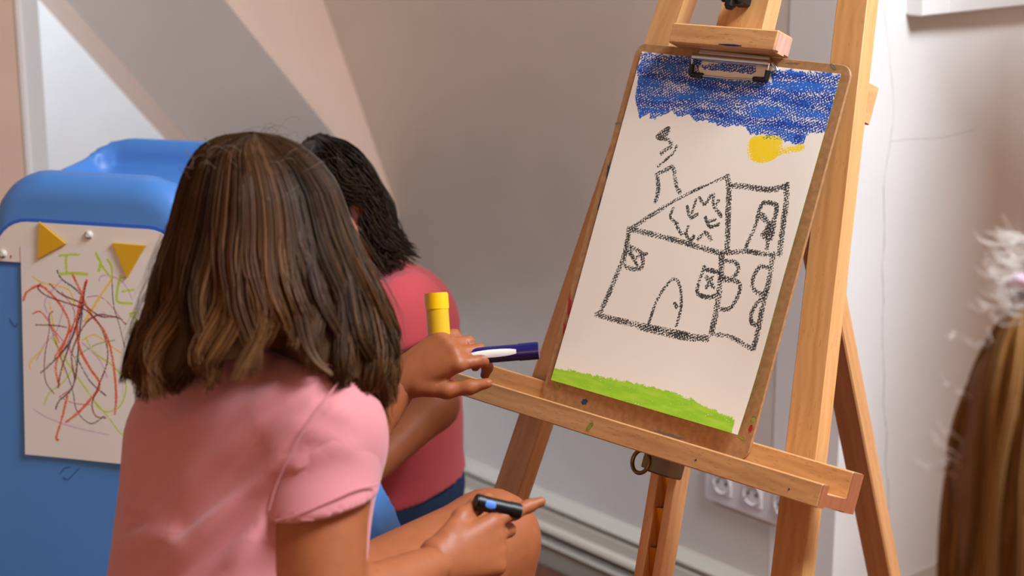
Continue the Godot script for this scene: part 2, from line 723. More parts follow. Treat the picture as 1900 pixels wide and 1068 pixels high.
func window_in(called: String, label: String, t: Transform3D, hole: Array, proud: float):
	var st := start()
	var w := 0.045
	add_box(st, Vector3(hole[0] - 0.02, hole[2] - 0.02, -0.06), Vector3(hole[0] + w, hole[3] + 0.02, proud), 0.003)
	add_box(st, Vector3(hole[1] - w, hole[2] - 0.02, -0.06), Vector3(hole[1] + 0.02, hole[3] + 0.02, proud), 0.003)
	add_box(st, Vector3(hole[0] + w, hole[2] - 0.02, -0.06), Vector3(hole[1] - w, hole[2] + w * 0.4, proud), 0.003)
	add_box(st, Vector3(hole[0] + w, hole[3] - w, -0.06), Vector3(hole[1] - w, hole[3] + 0.02, proud), 0.003)
	var o := structure(called, st.commit(), M.paint_white, label, t)
	st = start()
	var a := Vector2(hole[0] + w, hole[2] + w * 0.4)
	var b := Vector2(hole[1] - w, hole[3] - w)
	add_box(st, Vector3(a.x + 0.012, a.y, -0.05), Vector3(a.x + 0.06, b.y, -0.006), 0.004)
	add_box(st, Vector3(b.x - 0.06, a.y, -0.05), Vector3(b.x - 0.012, b.y, -0.006), 0.004)
	add_box(st, Vector3(a.x + 0.06, a.y, -0.05), Vector3(b.x - 0.06, a.y + 0.07, -0.006), 0.004)
	add_box(st, Vector3(a.x + 0.06, b.y - 0.05, -0.05), Vector3(b.x - 0.06, b.y, -0.006), 0.004)
	part("sash", st.commit(), M.paint_white, o)
	part("pane", box(Vector3(a.x + 0.058, a.y + 0.068, -0.03), Vector3(b.x - 0.058, b.y - 0.048, -0.026)), M.window_glass, o)


func build_room():
	# floor boards on a dark sub-floor
	var fl := structure("floor", box(Vector3(-2.3, -0.12, -5.0), Vector3(3.0, -0.02, 2.6)), M.dark_hole, "reddish brown wooden board floor")
	var k := 0
	var x := -2.3
	var boards := []
	for q in 3: boards.append(box(Vector3(-0.0565, -3.8, -0.02), Vector3(0.0565, 3.8, 0.0), 0.002))
	while x < 2.95:
		part("plank", boards[k % 3], M["floor_board_%d" % ((k * 7) % 3)], fl, Transform3D(Basis(Vector3.RIGHT, Vector3.FORWARD, Vector3.UP), Vector3(x + 0.0575, 0, -1.2)))
		x += 0.115
		k += 1
	# walls
	var back := frame_of(Vector3(-0.7719, 0, -4.3), wall_n)
	var length := Vector3(-0.7719, 0, -4.3).distance_to(corner)
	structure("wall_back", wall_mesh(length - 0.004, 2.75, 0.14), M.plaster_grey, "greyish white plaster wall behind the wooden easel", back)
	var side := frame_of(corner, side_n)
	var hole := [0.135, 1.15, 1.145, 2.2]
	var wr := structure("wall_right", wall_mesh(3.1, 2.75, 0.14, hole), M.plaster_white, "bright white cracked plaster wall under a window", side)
	window_in("window_1", "white framed window set low in the bright wall", side, hole, 0.034)
	# cracks in the plaster
	for line in [[[1640, 20], [1652, 120], [1658, 200], [1652, 262], [1641, 330], [1640, 372], [1641, 440], [1637, 500], [1639, 560], [1637, 620], [1641, 700], [1639, 745], [1645, 800], [1643, 860], [1648, 905], [1648, 960], [1645, 985]], [[1655, 262], [1690, 258], [1740, 256], [1770, 250], [1810, 240]]]:
		var pts := []
		for q in line: pts.append(side.affine_inverse() * on(q[0], q[1], corner, side_n))
		var radii := []
		pts = Array(curve(pts, 90))
		for i in pts.size():
			pts[i] += Vector3(rng.randf_range(-0.0007, 0.0007), 0, -0.0001)
			radii.append(rng.randf_range(0.00025, 0.0006) * (0.7 if line.size() < 6 or pts[i].y > 0.95 else 1.3))
		part("crack", tube(pts, radii, 5), M.crack, wr)
	structure("wall_left", wall_mesh(6.9, 2.75, 0.14, [6.0, 6.7, 1.5, 2.3]), M.plaster_cream, "cream plaster wall with the alcove window", Transform3D(Basis(Vector3(0, 0, -1), Vector3.UP, Vector3.RIGHT), Vector3(-2.2, 0, 2.6)))
	structure("wall_alcove", wall_mesh(1.43, 2.75, 0.14), M.plaster_white, "white plaster wall inside the alcove", Transform3D(Basis(), Vector3(-2.2, 0, -4.3)))
	structure("wall_front", wall_mesh(5.2, 2.75, 0.14, [3.55, 4.45, 1.05, 2.15]), M.plaster_peach, "peach plaster wall with a window", Transform3D(Basis(Vector3.LEFT, Vector3.UP, Vector3.FORWARD), Vector3(2.95, 0, 2.5)))
	structure("wall_gable", wall_mesh(7.4, 2.75, 0.14), M.plaster_peach, "peach plaster gable wall", Transform3D(Basis(Vector3(0, 0, 1), Vector3.UP, Vector3.LEFT), Vector3(2.9, 0, -4.85)))
	# partition whose end shows beside the alcove
	var e0 := on(24, 0, Vector3(0, 0, -3.1), Vector3.BACK)
	structure("wall_partition", box(Vector3(-2.2, 0, -3.2), Vector3(e0.x, 2.75, -3.1)), M.plaster_peach, "peach plaster partition at the alcove opening")
	structure("trim_2", box(Vector3(e0.x + 0.0005, 0, -3.212), Vector3(e0.x + 0.014, 2.72, -3.097), 0.003), M.paint_white, "white painted jamb on the end of the partition")
	window_in("window_3", "white framed window at the end of the alcove", Transform3D(Basis(Vector3(0, 0, -1), Vector3.UP, Vector3.RIGHT), Vector3(-2.2, 0, -3.4)), [0.0, 0.7, 1.5, 2.3], 0.01)
	window_in("window_4", "white framed window facing the easel", Transform3D(Basis(Vector3.LEFT, Vector3.UP, Vector3.FORWARD), Vector3(-0.6, 0, 2.5)), [0.0, 0.9, 1.05, 2.15], 0.01)
	# ceiling with its roof window
	var top := Transform3D(Basis(Vector3.RIGHT, Vector3(0, 0, 1), Vector3.DOWN), Vector3(-2.35, 2.7, -5.0))
	structure("ceiling", wall_mesh(5.4, 7.65, 0.15, [3.2, 4.0, 3.2, 4.2]), M.plaster_white, "white plaster ceiling with a roof window", top)
	window_in("window_2", "roof window in the ceiling above the easel", top, [3.2, 4.0, 3.2, 4.2], 0.005)
	# slanted roof strut, plastered over
	# its edges run parallel until they sink into the wall
	var ca := on(417, 0, Vector3(0, 0, -3.36), Vector3.BACK)
	var cb := on(740, 400, corner, wall_n)
	var run := cb - ca
	var ends := []
	for q in [on(72.6, 0, Vector3(0, 0, -3.72), Vector3.BACK), on(122, 0, Vector3(0, 0, -3.36), Vector3.BACK), ca]:
		ends.append([q - run * 2.0, q + run * 1.5])
	var da := on(598, 0, corner, wall_n) - wall_n * 0.004
	cb -= wall_n * 0.004
	ends.append([da - (cb - da) * 3.0, cb + (cb - da) * 0.5])
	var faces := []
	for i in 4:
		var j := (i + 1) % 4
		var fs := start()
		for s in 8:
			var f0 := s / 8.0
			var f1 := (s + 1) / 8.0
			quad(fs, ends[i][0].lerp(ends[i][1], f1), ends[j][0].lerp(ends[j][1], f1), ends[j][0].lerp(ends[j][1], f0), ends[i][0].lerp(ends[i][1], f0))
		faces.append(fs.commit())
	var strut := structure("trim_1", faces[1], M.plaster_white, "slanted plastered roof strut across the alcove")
	for i in [0, 2, 3]: part("side_face", faces[i], M.plaster_peach, strut)  # warm bounce light put into these faces as peach colour
	var st: SurfaceTool
	# skirting boards: a stepped moulding swept along the walls
	var prof := [[0.0, 0.142], [0.006, 0.142], [0.02, 0.124], [0.02, 0.119], [0.01, 0.1175], [0.01, 0.113], [0.022, 0.111], [0.026, 0.09], [0.038, 0.087], [0.041, 0.08], [0.037, 0.0745], [0.016, 0.072], [0.016, 0.064], [0.037, 0.06], [0.041, 0.053], [0.037, 0.0475], [0.022, 0.045], [0.026, 0.04], [0.026, 0.0], [0.0, 0.0]]
	for q in [["baseboard_back", back, 0.9, length + 0.026, "stepped painted skirting along the wall behind the easel"], ["baseboard_right", side, -0.026, 3.1, "stepped painted skirting under the window wall"]]:
		st = start()
		for i in prof.size() - 1:
			var a: Array = prof[i]
			var b: Array = prof[i + 1]
			var trim_a: float = a[0] - 0.026
			var trim_b: float = b[0] - 0.026
			if q[0] == "baseboard_back": quad(st, Vector3(q[2], b[1], b[0]), Vector3(q[3] + trim_b, b[1], b[0]), Vector3(q[3] + trim_a, a[1], a[0]), Vector3(q[2], a[1], a[0]))
			else: quad(st, Vector3(q[2] - trim_b, b[1], b[0]), Vector3(q[3], b[1], b[0]), Vector3(q[3], a[1], a[0]), Vector3(q[2] - trim_a, a[1], a[0]))
		structure(q[0], st.commit(), M.paint_skirting, q[4], q[1])


func build_outlet():
	var c := on(1347, 893, corner, wall_n)
	var t := frame_of(c + wall_n * 0.0005, wall_n)
	var o := thing("power_outlet", "white triple power outlet on the wall behind the easel", "outlet", t)
	part("cover_plate", plate(rounded(Vector2(-0.042, -0.042), Vector2(0.184, 0.042), 0.009), 0.0, 0.008, 0.002), M.plastic_white, o)
	for k in 3:
		var s := part("socket", plate(rounded(Vector2(-0.0225, -0.0225), Vector2(0.0225, 0.0225), 0.002), 0.0081, 0.0105, 0.001), M.plastic_white, o, Transform3D(Basis(), Vector3(k * 0.071, 0, 0)))
		part("socket_ring", tube(ring(Vector3(0, 0, 0.011), 0.0195, 0.0195, 24), filled(25, 0.0014), 6, false), M.plastic_white, s)
		for q in [-0.0095, 0.0095]:
			part("hole", tube([Vector3(q, 0, 0.0095), Vector3(q, 0, 0.0109)], [0.003, 0.003], 10), M.dark_hole, s)
		part("earth_pin", tube([Vector3(0, 0.011, 0.01), Vector3(0, 0.011, 0.02)], [0.0024, 0.002], 10), M.brass_pin, s)


func ring(c: Vector3, rx: float, ry: float, n: int) -> Array:
	var o := []
	for k in n + 1: o.append(c + Vector3(cos(TAU * k / n) * rx, sin(TAU * k / n) * ry, 0))
	return o


func filled(n: int, x: float) -> Array:
	var o := []
	o.resize(n)
	o.fill(x)
	return o


# ---------------------------------------------------------------- the wooden easel
var eu := Vector3(sin(PI / 4), 0, cos(PI / 4))
var ev := Vector3(0, cos(deg_to_rad(22)), 0) - Vector3(-cos(PI / 4), 0, sin(PI / 4)) * sin(deg_to_rad(22))
var en := eu.cross(ev)
var e_mid := EYE + tilt * Vector3((1290.0 - 950.0) / LENS, (534.0 - 450.0) / LENS, -1.0) * 2.1
var e_org := on(1025, 705, e_mid, en)      # lower corner of the drawing, where it meets the board
var e_frame := Transform3D(Basis(eu, ev, en), e_org)


# a pixel on the plane that lies n in front of the drawing board, in easel axes
func ez(px: float, py: float, n := 0.0) -> Vector3:
	return e_frame.affine_inverse() * on(px, py, e_org + en * n, en)


# bar whose front face is centred on the line a to b (easel axes), with its length along its own y
func bar(called: String, a: Vector3, b: Vector3, w: float, thick: float, m: Material, parent: Node, root: Transform3D, e := 0.001) -> MeshInstance3D:
	var y := (b - a).normalized()
	var x := y.cross(Vector3.BACK).normalized()
	var z := x.cross(y)
	var l := a.distance_to(b)
	return part(called, box(Vector3(-w / 2, -l / 2, -thick), Vector3(w / 2, l / 2, 0), e), m, parent, root * Transform3D(Basis(x, y, z), (a + b) / 2))


func build_easel():
	var vf := -e_org.y / ev.y
	var base := Transform3D(Basis(), e_frame * Vector3(0.18, vf, -0.03))
	var o := thing("artist_easel", "varnished beech studio easel holding a clipboard with a drawing", "easel", base)
	var r := base.affine_inverse() * e_frame
	# two front legs, carried on past the frame along their lines
	for q in [[1245.5, 0, 940, 905], [1581, 0, 1459, 1068]]:
		var a := ez(q[0], q[1], -0.025)
		var b := ez(q[2], q[3], -0.025)
		var d := (a - b) / (a.y - b.y)
		bar("leg", b + d * (vf + 0.012 - b.y), b + d * (1.12 - b.y), 0.042, 0.024, M.beech if q[0] > 1400 else M.beech_pale, o, r, 0.0012)
	# rails that tie the legs together behind the board
	var ra := ez(1612, 190, -0.052)
	var mid := ra.x - 0.155
	bar("cross_rail", Vector3(ra.x - 0.31, ra.y, -0.0495), Vector3(ra.x - 0.004, ra.y, -0.0495), 0.045, 0.022, M.beech_pale, o, r)
	bar("cross_rail", Vector3(-0.02, 1.02, -0.0495), Vector3(0.24, 1.02, -0.0495), 0.05, 0.022, M.beech_pale, o, r)
	bar("cross_rail", Vector3(-0.16, -0.52, -0.0495), Vector3(0.5, -0.52, -0.0495), 0.05, 0.022, M.beech_red, o, r)
	# rear leg, hinged to the middle rail
	var top := e_frame * Vector3(mid, ra.y + 0.03, -0.075)
	var foot := e_frame * Vector3(0.2, vf, 0) + Vector3(0.707, 0, -0.707) * 0.9
	foot.y = 0.014
	var y := (top - foot).normalized()
	var x := (eu - y * eu.dot(y)).normalized()
	var l := top.distance_to(foot)
	part("rear_leg", box(Vector3(-0.021, -l / 2, -0.024), Vector3(0.021, l / 2, 0), 0.002), M.beech_red, o, base.affine_inverse() * Transform3D(Basis(x, y, x.cross(y)), (top + foot) / 2))
	part("hinge", box(Vector3(mid - 0.02, ra.y - 0.02, -0.076), Vector3(mid + 0.02, ra.y + 0.02, -0.0715), 0.001), M.zinc, o, r)
	# tray: back bar, bottom board and front lip
	var ul := ez(902, 681, -0.005)
	var ur := ez(1587, 868, -0.005)
	var lift := (ul.y + ur.y) / 2
	bar("tray_back", Vector3(ul.x, lift - 0.0225, -0.004), Vector3(ur.x, lift - 0.0225, -0.004), 0.045, 0.021, M.beech_fleck, o, r, 0.0012)
	bar("tray_bottom", Vector3(ul.x + 0.002, lift - 0.0365, 0.049), Vector3(ur.x, lift - 0.0365, 0.049), 0.014, 0.053, M.beech_red, o, r, 0.001)
	var fl := ez(839, 712, 0.06)
	var fr := ez(1525, 912, 0.06)
	bar("tray_lip", Vector3(fl.x, (fl.y + fr.y) / 2 - 0.001, 0.061), Vector3(fr.x, (fl.y + fr.y) / 2 - 0.001, 0.061), 0.0255, 0.012, M.beech_fleck, o, r, 0.0012)
	# end grain of the tray and the top block, redder than the sides
	var gz := (fl.y + fr.y) / 2 - 0.001
	part("end_grain", box(Vector3(ur.x, lift - 0.0447, -0.0247), Vector3(ur.x + 0.0006, lift - 0.0003, -0.0043)), M.end_grain, o, r)
	part("end_grain", box(Vector3(ur.x, lift - 0.0433, -0.0039), Vector3(ur.x + 0.0006, lift - 0.0297, 0.0488)), M.end_grain, o, r)
	part("end_grain", box(Vector3(fr.x, gz - 0.0125, 0.0493), Vector3(fr.x + 0.0006, gz + 0.0125, 0.0607)), M.end_grain, o, r)
	# lower mast: two rails with a toothed brass rack between them
	var a0 := ez(1234, 862, -0.045)
	var b0 := ez(1200, 1068, -0.045)
	var dm := (a0 - b0) / (a0.y - b0.y)
	var lo := b0 + dm * (vf + 0.25 - b0.y)
	var hi := a0 + dm * 0.1
	var sx := Vector3(0.0135, 0, 0)
	bar("mast_rail", lo - sx, hi - sx, 0.0125, 0.026, M.beech_red, o, r)
	bar("mast_rail", lo + sx, hi + sx, 0.0125, 0.026, M.beech_red, o, r)
	bar("mast_back", lo - Vector3(0, 0, 0.019), hi - Vector3(0, 0, 0.019), 0.0145, 0.006, M.beech_red, o, r, 0.0)
	var rack := Node3D.new()
	rack.name = "ratchet_rack"
	o.add_child(rack)
	rack.transform = r
	for k in 9:
		var c := a0 + dm * (-0.004 - 0.047 * k)
		var st := start()
		var w := 0.0066
		var p := [Vector3(-w, 0, -0.018), Vector3(w, 0, -0.018), Vector3(w, 0, -0.004), Vector3(-w, 0, -0.004), Vector3(-w, -0.043, -0.018), Vector3(w, -0.043, -0.018), Vector3(w, -0.043, -0.0165), Vector3(-w, -0.043, -0.0165)]
		quad(st, p[3], p[2], p[1], p[0])
		quad(st, p[7], p[6], p[2], p[3])
		quad(st, p[4], p[7], p[3], p[0])
		quad(st, p[6], p[5], p[1], p[2])
		part("tooth", st.commit(), M.brass, rack, Transform3D(Basis(Vector3(1, -dm.x, 0).normalized(), dm.normalized(), Vector3.BACK), c))
	# ratchet catch under the tray with its finger ring
	var k0 := ez(1229, 856, -0.02)
	part("catch", box(k0 + Vector3(-0.017, -0.016, -0.024), k0 + Vector3(0.017, 0.018, 0.004), 0.002), M.zinc, o, r)
	part("catch_lever", box(k0 + Vector3(-0.025, -0.013, -0.008), k0 + Vector3(-0.0172, 0.014, 0.006), 0.001), M.bronze, o, r)
	var rc := ez(1189, 856, -0.016)
	part("finger_ring", tube(ring(rc, 0.0125, 0.0135, 28), filled(29, 0.0026), 8, false), M.bronze, o, r)
	# upper mast, its clamp knob and the block that holds the board
	var m0 := ez(1385, 0, -0.006)
	bar("upper_mast", Vector3(m0.x + 0.006, 0.30, -0.0065), Vector3(m0.x - 0.03, 1.2, -0.0065), 0.07, 0.025, M.beech_pale, o, r)
	var tl := ez(1250, 39, 0.025)
	var br := ez(1434, 97, 0.025)
	var blk := (tl + br) / 2
	var st := start()
	var hw := (br.x - tl.x) / 2 + 0.0005
	var hh := (tl.y - br.y) / 2
	add_box(st, Vector3(-hh, -hw, -0.031), Vector3(hh - 0.0001, hw, 0.0), 0.0018)
	part("top_block", st.commit(), M.beech_fleck, o, r * Transform3D(Basis(Vector3.UP, Vector3.LEFT, Vector3.BACK).rotated(Vector3.BACK, 0.02), blk))
	part("block_end", box(Vector3(hw, -hh + 0.002, -0.029), Vector3(hw + 0.0005, hh - 0.002, -0.002)), M.end_grain_pale, o, r * Transform3D(Basis().rotated(Vector3.BACK, 0.02), blk))
	part("block_groove", box(Vector3(hw - 0.004, -hh - 0.0004, -0.02), Vector3(hw + 0.0004, -hh + 0.004, -0.008)), M.beech_red, o, r * Transform3D(Basis().rotated(Vector3.BACK, 0.02), blk))
	part("paint_smear", tube([Vector3(-0.002, -hh + 0.003, 0.0), Vector3(0.01, -hh + 0.0028, 0.0003), Vector3(0.022, -hh + 0.003, 0.0003), Vector3(0.032, -hh + 0.0032, 0.0)], [0.0003, 0.0013, 0.0014, 0.0004], 6), M.paint_navy, o, r * Transform3D(Basis().rotated(Vector3.BACK, 0.02), blk))
	var kc := ez(1362, -12, 0.02)
	var knob := start()
	for q in 5:
		add_box(knob, Vector3(-0.008, 0.004, -0.006), Vector3(0.008, 0.02, 0.006), 0.0045, Transform3D(Basis(Vector3.BACK, TAU * q / 5.0 + 0.55), Vector3.ZERO))
	add_box(knob, Vector3(-0.01, -0.01, -0.026), Vector3(0.01, 0.01, 0.005), 0.003)
	part("clamp_knob", knob.commit(), M.black_rubber, o, r * Transform3D(Basis(), kc))
	# dabs of paint on the tray lip
	for q in [[1094, 791, 0.0035, 0.006, "paint_olive"], [1291, 853, 0.0012, 0.0012, "paint_navy"], [1464, 907, 0.0012, 0.0012, "paint_navy"]]:
		var c := ez(q[0], q[1], 0.0612)
		part("paint_dab", blob(q[2], q[3], 0.0004), M[q[4]], o, r * Transform3D(Basis(Vector3.BACK, -0.5), Vector3(c.x, c.y, 0.0611)))


# easel added outside the picture; its canvas shades the lower part of the window wall
func build_added_easel():
	var first: Node3D = get_node("artist_easel")
	var o: Node3D = first.duplicate()
	o.name = numbered("artist_easel")
	add_child(o)
	for c in o.get_children():
		if RegEx.create_from_string("^(top_block|block_|paint_|clamp_knob)").search(c.name):
			o.remove_child(c)
			c.free()
	o.transform = Transform3D(Basis(Vector3.UP, PI / 4), Vector3(1.2, 0, -1.95))
	tag(o, "added beech easel carrying a large blank canvas that shades the window wall", "easel")
	var t := o.transform * (first.transform.affine_inverse() * e_frame)
	var cv := thing("canvas", "large blank canvas added on the second easel to shade the window wall", "canvas", t.translated_local(Vector3(0.165, -0.029, 0.0)))
	part("cloth", box(Vector3(-0.33, 0, 0.0015), Vector3(0.33, 0.88, 0.02), 0.002), M.label_white, cv)
	part("stretcher", box(Vector3(-0.325, 0.005, -0.0035), Vector3(0.325, 0.045, 0.0012)), M.beech_pale, cv)
	part("stretcher", box(Vector3(-0.325, 0.835, -0.0035), Vector3(0.325, 0.875, 0.0012)), M.beech_pale, cv)


func blob(rx: float, ry: float, h: float) -> ArrayMesh:
	var o := PackedVector2Array()
	for k in 14:
		var a := TAU * k / 14.0
		var f := 0.8 + 0.3 * sin(k * 2.7)
		o.append(Vector2(cos(a) * rx * f, sin(a) * ry * f))
	return plate(o, 0.0, h)


func build_clipboard():
	var lo := ez(1008, 738)
	var hi := ez(1570, 117)
	lo = Vector3(minf(lo.x, -0.012), -0.0275, 0)
	hi = Vector3(0.3095, 0.4345, 0)
	var t := e_frame * Transform3D(Basis(), Vector3(0, 0, -0.0006))
	var o := thing("clipboard", "paint-stained brown hardboard clipboard standing on the easel tray", "clipboard", t.translated_local(Vector3(0.15, lo.y, 0)))
	var r := Transform3D(Basis(), Vector3(-0.15, -lo.y, 0))
	part("board", plate(rounded(Vector2(lo.x, lo.y), Vector2(hi.x, hi.y), 0.015), -0.0032, 0.0, 0.0006), M.hardboard, o, r)
	# wire clamp with black corner sleeves
	var a := ez(1285, 104, 0.008)
	var b := ez(1427, 117, 0.008)
	var c := ez(1281, 138, 0.004)
	var d := ez(1421, 148, 0.004)
	var cl := part("clamp", tube([a - Vector3(0, 0, 0.002), b - Vector3(0, 0, 0.002)], [0.0045, 0.0045], 16), M.chrome, o, r)
	part("clamp_spring", box(Vector3(a.x + 0.004, a.y - 0.001, 0.001), Vector3(b.x - 0.004, a.y + 0.011, 0.006), 0.0015), M.chrome, cl)
	part("clamp_wire", tube([a, a.lerp(c, 0.5), c, c.lerp(d, 0.03), c.lerp(d, 0.5) - Vector3(0, 0.0015, 0), c.lerp(d, 0.97), d, d.lerp(b, 0.5), b], filled(9, 0.0013), 8), M.chrome, cl)
	part("clamp_sleeve", tube([a.lerp(c, 0.42), c + Vector3(0, 0.0005, 0), c + Vector3(0.001, 0, 0), c.lerp(d, 0.16)], filled(4, 0.0032), 8), M.black_rubber, cl)
	part("clamp_sleeve", tube([b.lerp(d, 0.42), d + Vector3(0, 0.0005, 0), d - Vector3(0.001, 0, 0), d.lerp(c, 0.16)], filled(4, 0.0032), 8), M.black_rubber, cl)
	part("clamp_spring_end", tube([b + Vector3(0.003, 0.001, -0.002), b + Vector3(0.009, -0.004, -0.003), b + Vector3(0.011, -0.007, -0.004)], [0.0022, 0.0022, 0.002], 8), M.chrome, cl)
	# stains of paint round the edges
	for q in [[1143, 228, 0.006, 0.0015, "paint_teal", 0.3], [1129, 322, 0.004, 0.016, "paint_blue", 0.25], [1113, 380, 0.0035, 0.014, "paint_blue", 0.1], [1056, 570, 0.0035, 0.022, "paint_red", 0.3], [1047, 610, 0.003, 0.012, "paint_red", 0.3], [1084, 745, 0.006, 0.004, "paint_blue", 0.0], [1240, 806, 0.028, 0.002, "paint_grey", -0.0], [1392, 796, 0.003, 0.005, "paint_red", 0.0], [1397, 778, 0.004, 0.004, "paint_olive", 0.0], [1545, 124, 0.007, 0.002, "paint_grey", -0.6], [1470, 117, 0.012, 0.001, "paint_grey", 0.05], [1033, 716, 0.008, 0.003, "paint_olive", -0.2], [1375, 812, 0.006, 0.0015, "paint_olive", -0.2]]:
		var p := ez(q[0], q[1])
		p.x = clampf(p.x, lo.x + 0.004, hi.x - 0.004)
		part("paint_stain", blob(q[2], q[3], 0.0002), M[q[4]], o, r * Transform3D(Basis(Vector3.BACK, q[5]), Vector3(p.x, p.y, 0.0)))


# ---------------------------------------------------------------- crayon on paper
class Sheet:
	var w: int
	var h: int
	var px: PackedByteArray
	var grain: PackedByteArray
	var soft: PackedByteArray

	func _init(w_: int, h_: int, paper: Color, seed_: int):
		w = w_
		h = h_
		px.resize(w * h * 3)
		var n := FastNoiseLite.new()
		n.seed = seed_
		n.frequency = 0.16
		n.fractal_octaves = 2
		grain = n.get_image(w, h).get_data()
		# the paper's woven tooth
		for y in h:
			for x in w:
				var k := y * w + x
				grain[k] = clampi(grain[k] + int(34.0 * sin(x * 0.46 + y * 0.7) + 16.0 * sin(x * 0.65 - y * 0.35)), 0, 255)
		n.frequency = 0.012
		n.fractal_octaves = 3
		soft = n.get_image(w, h).get_data()
		var r := int(paper.r * 255)
		var g := int(paper.g * 255)
		var b := int(paper.b * 255)
		for i in w * h:
			var e := (grain[i] - 128) / 90
			px[i * 3] = r + e
			px[i * 3 + 1] = g + e
			px[i * 3 + 2] = b + e

	func dot(x: int, y: int, c: Color, a: float):
		var i := (y * w + x) * 3
		px[i] = int(lerpf(px[i], c.r * 255.0, a))
		px[i + 1] = int(lerpf(px[i + 1], c.g * 255.0, a))
		px[i + 2] = int(lerpf(px[i + 2], c.b * 255.0, a))

	# cover 0..1: how much of the paper's tooth takes the colour
	func stroke(pts: PackedVector2Array, width: float, c: Color, cover := 0.6, strength := 0.9):
		var r := width / 2.0
		var done := {}
		for i in pts.size() - 1:
			var a := pts[i]
			var b := pts[i + 1]
			var steps := maxi(1, int(a.distance_to(b) / maxf(r * 0.5, 1.0)))
			for s in steps:
				var q := a.lerp(b, float(s) / steps)
				for y in range(maxi(0, int(q.y - r)), mini(h - 1, int(q.y + r) + 1) + 1):
					for x in range(maxi(0, int(q.x - r)), mini(w - 1, int(q.x + r) + 1) + 1):
						var e := Vector2(x, y).distance_to(q) / r
						if e < 1.0:
							var k := y * w + x
							if done.has(k): continue
							if grain[k] < int(255.0 * (cover * (1.0 - 0.35 * e * e) - 0.12 + (soft[k] - 128) / 700.0)) + 28:
								done[k] = true
								dot(x, y, c, strength)

	func fill(poly: PackedVector2Array, c: Color, c2: Color, cover: float, rough := 6.0):
		var lo := poly[0]
		var hi := poly[0]
		for p in poly:
			lo = lo.min(p)
			hi = hi.max(p)
		for y in range(maxi(0, int(lo.y)), mini(h - 1, int(hi.y)) + 1):
			for x in range(maxi(0, int(lo.x)), mini(w - 1, int(hi.x)) + 1):
				var k := y * w + x
				var j := (soft[(k * 3) % (w * h)] - 128) / 128.0 * rough + (grain[k] - 128) / 128.0 * rough * 0.5
				if Geometry2D.is_point_in_polygon(Vector2(x, y + j), poly):
					var streak: int = soft[(int(y * 2.5) * w + int(x * 0.6)) % (w * h)]
					if grain[k] < int(255.0 * cover) + (streak - 128) * 0.5:
						dot(x, y, c.lerp(c2, clampf((streak - 90) / 110.0, 0.0, 1.0)), 0.92)

	func texture() -> ImageTexture:
		return ImageTexture.create_from_image(Image.create_from_data(w, h, false, Image.FORMAT_RGB8, px))


# sheet of paper: lo..hi in x and y, bent by a callable that gives z
func paper_mesh(lo: Vector2, hi: Vector2, bend: Callable, nx := 14, ny := 20) -> ArrayMesh:
	var v := PackedVector3Array()
	var n := PackedVector3Array()
	var uv := PackedVector2Array()
	var idx := PackedInt32Array()
	for s in [1.0, -1.0]:
		var base := v.size()
		for j in ny + 1:
			for i in nx + 1:
				var f := Vector2(float(i) / nx, float(j) / ny)
				var p := lo + (hi - lo) * f
				var z: float = bend.call(p.x, p.y)
				var dx: float = bend.call(p.x + 0.004, p.y) - z
				var dy: float = bend.call(p.x, p.y + 0.004) - z
				v.append(Vector3(p.x, p.y, z - (0.0004 if s < 0 else 0.0)))
				n.append(Vector3(-dx, -dy, 0.004).normalized() * s)
				uv.append(Vector2(f.x, 1.0 - f.y) if s > 0 else Vector2(0.002, 0.998))
		for j in ny:
			for i in nx:
				var a := base + j * (nx + 1) + i
				var c := a + nx + 1
				if s > 0: idx.append_array([a, c, a + 1, a + 1, c, c + 1])
				else: idx.append_array([a, a + 1, c, a + 1, c + 1, c])
	return commit(v, n, idx, PackedColorArray(), uv)


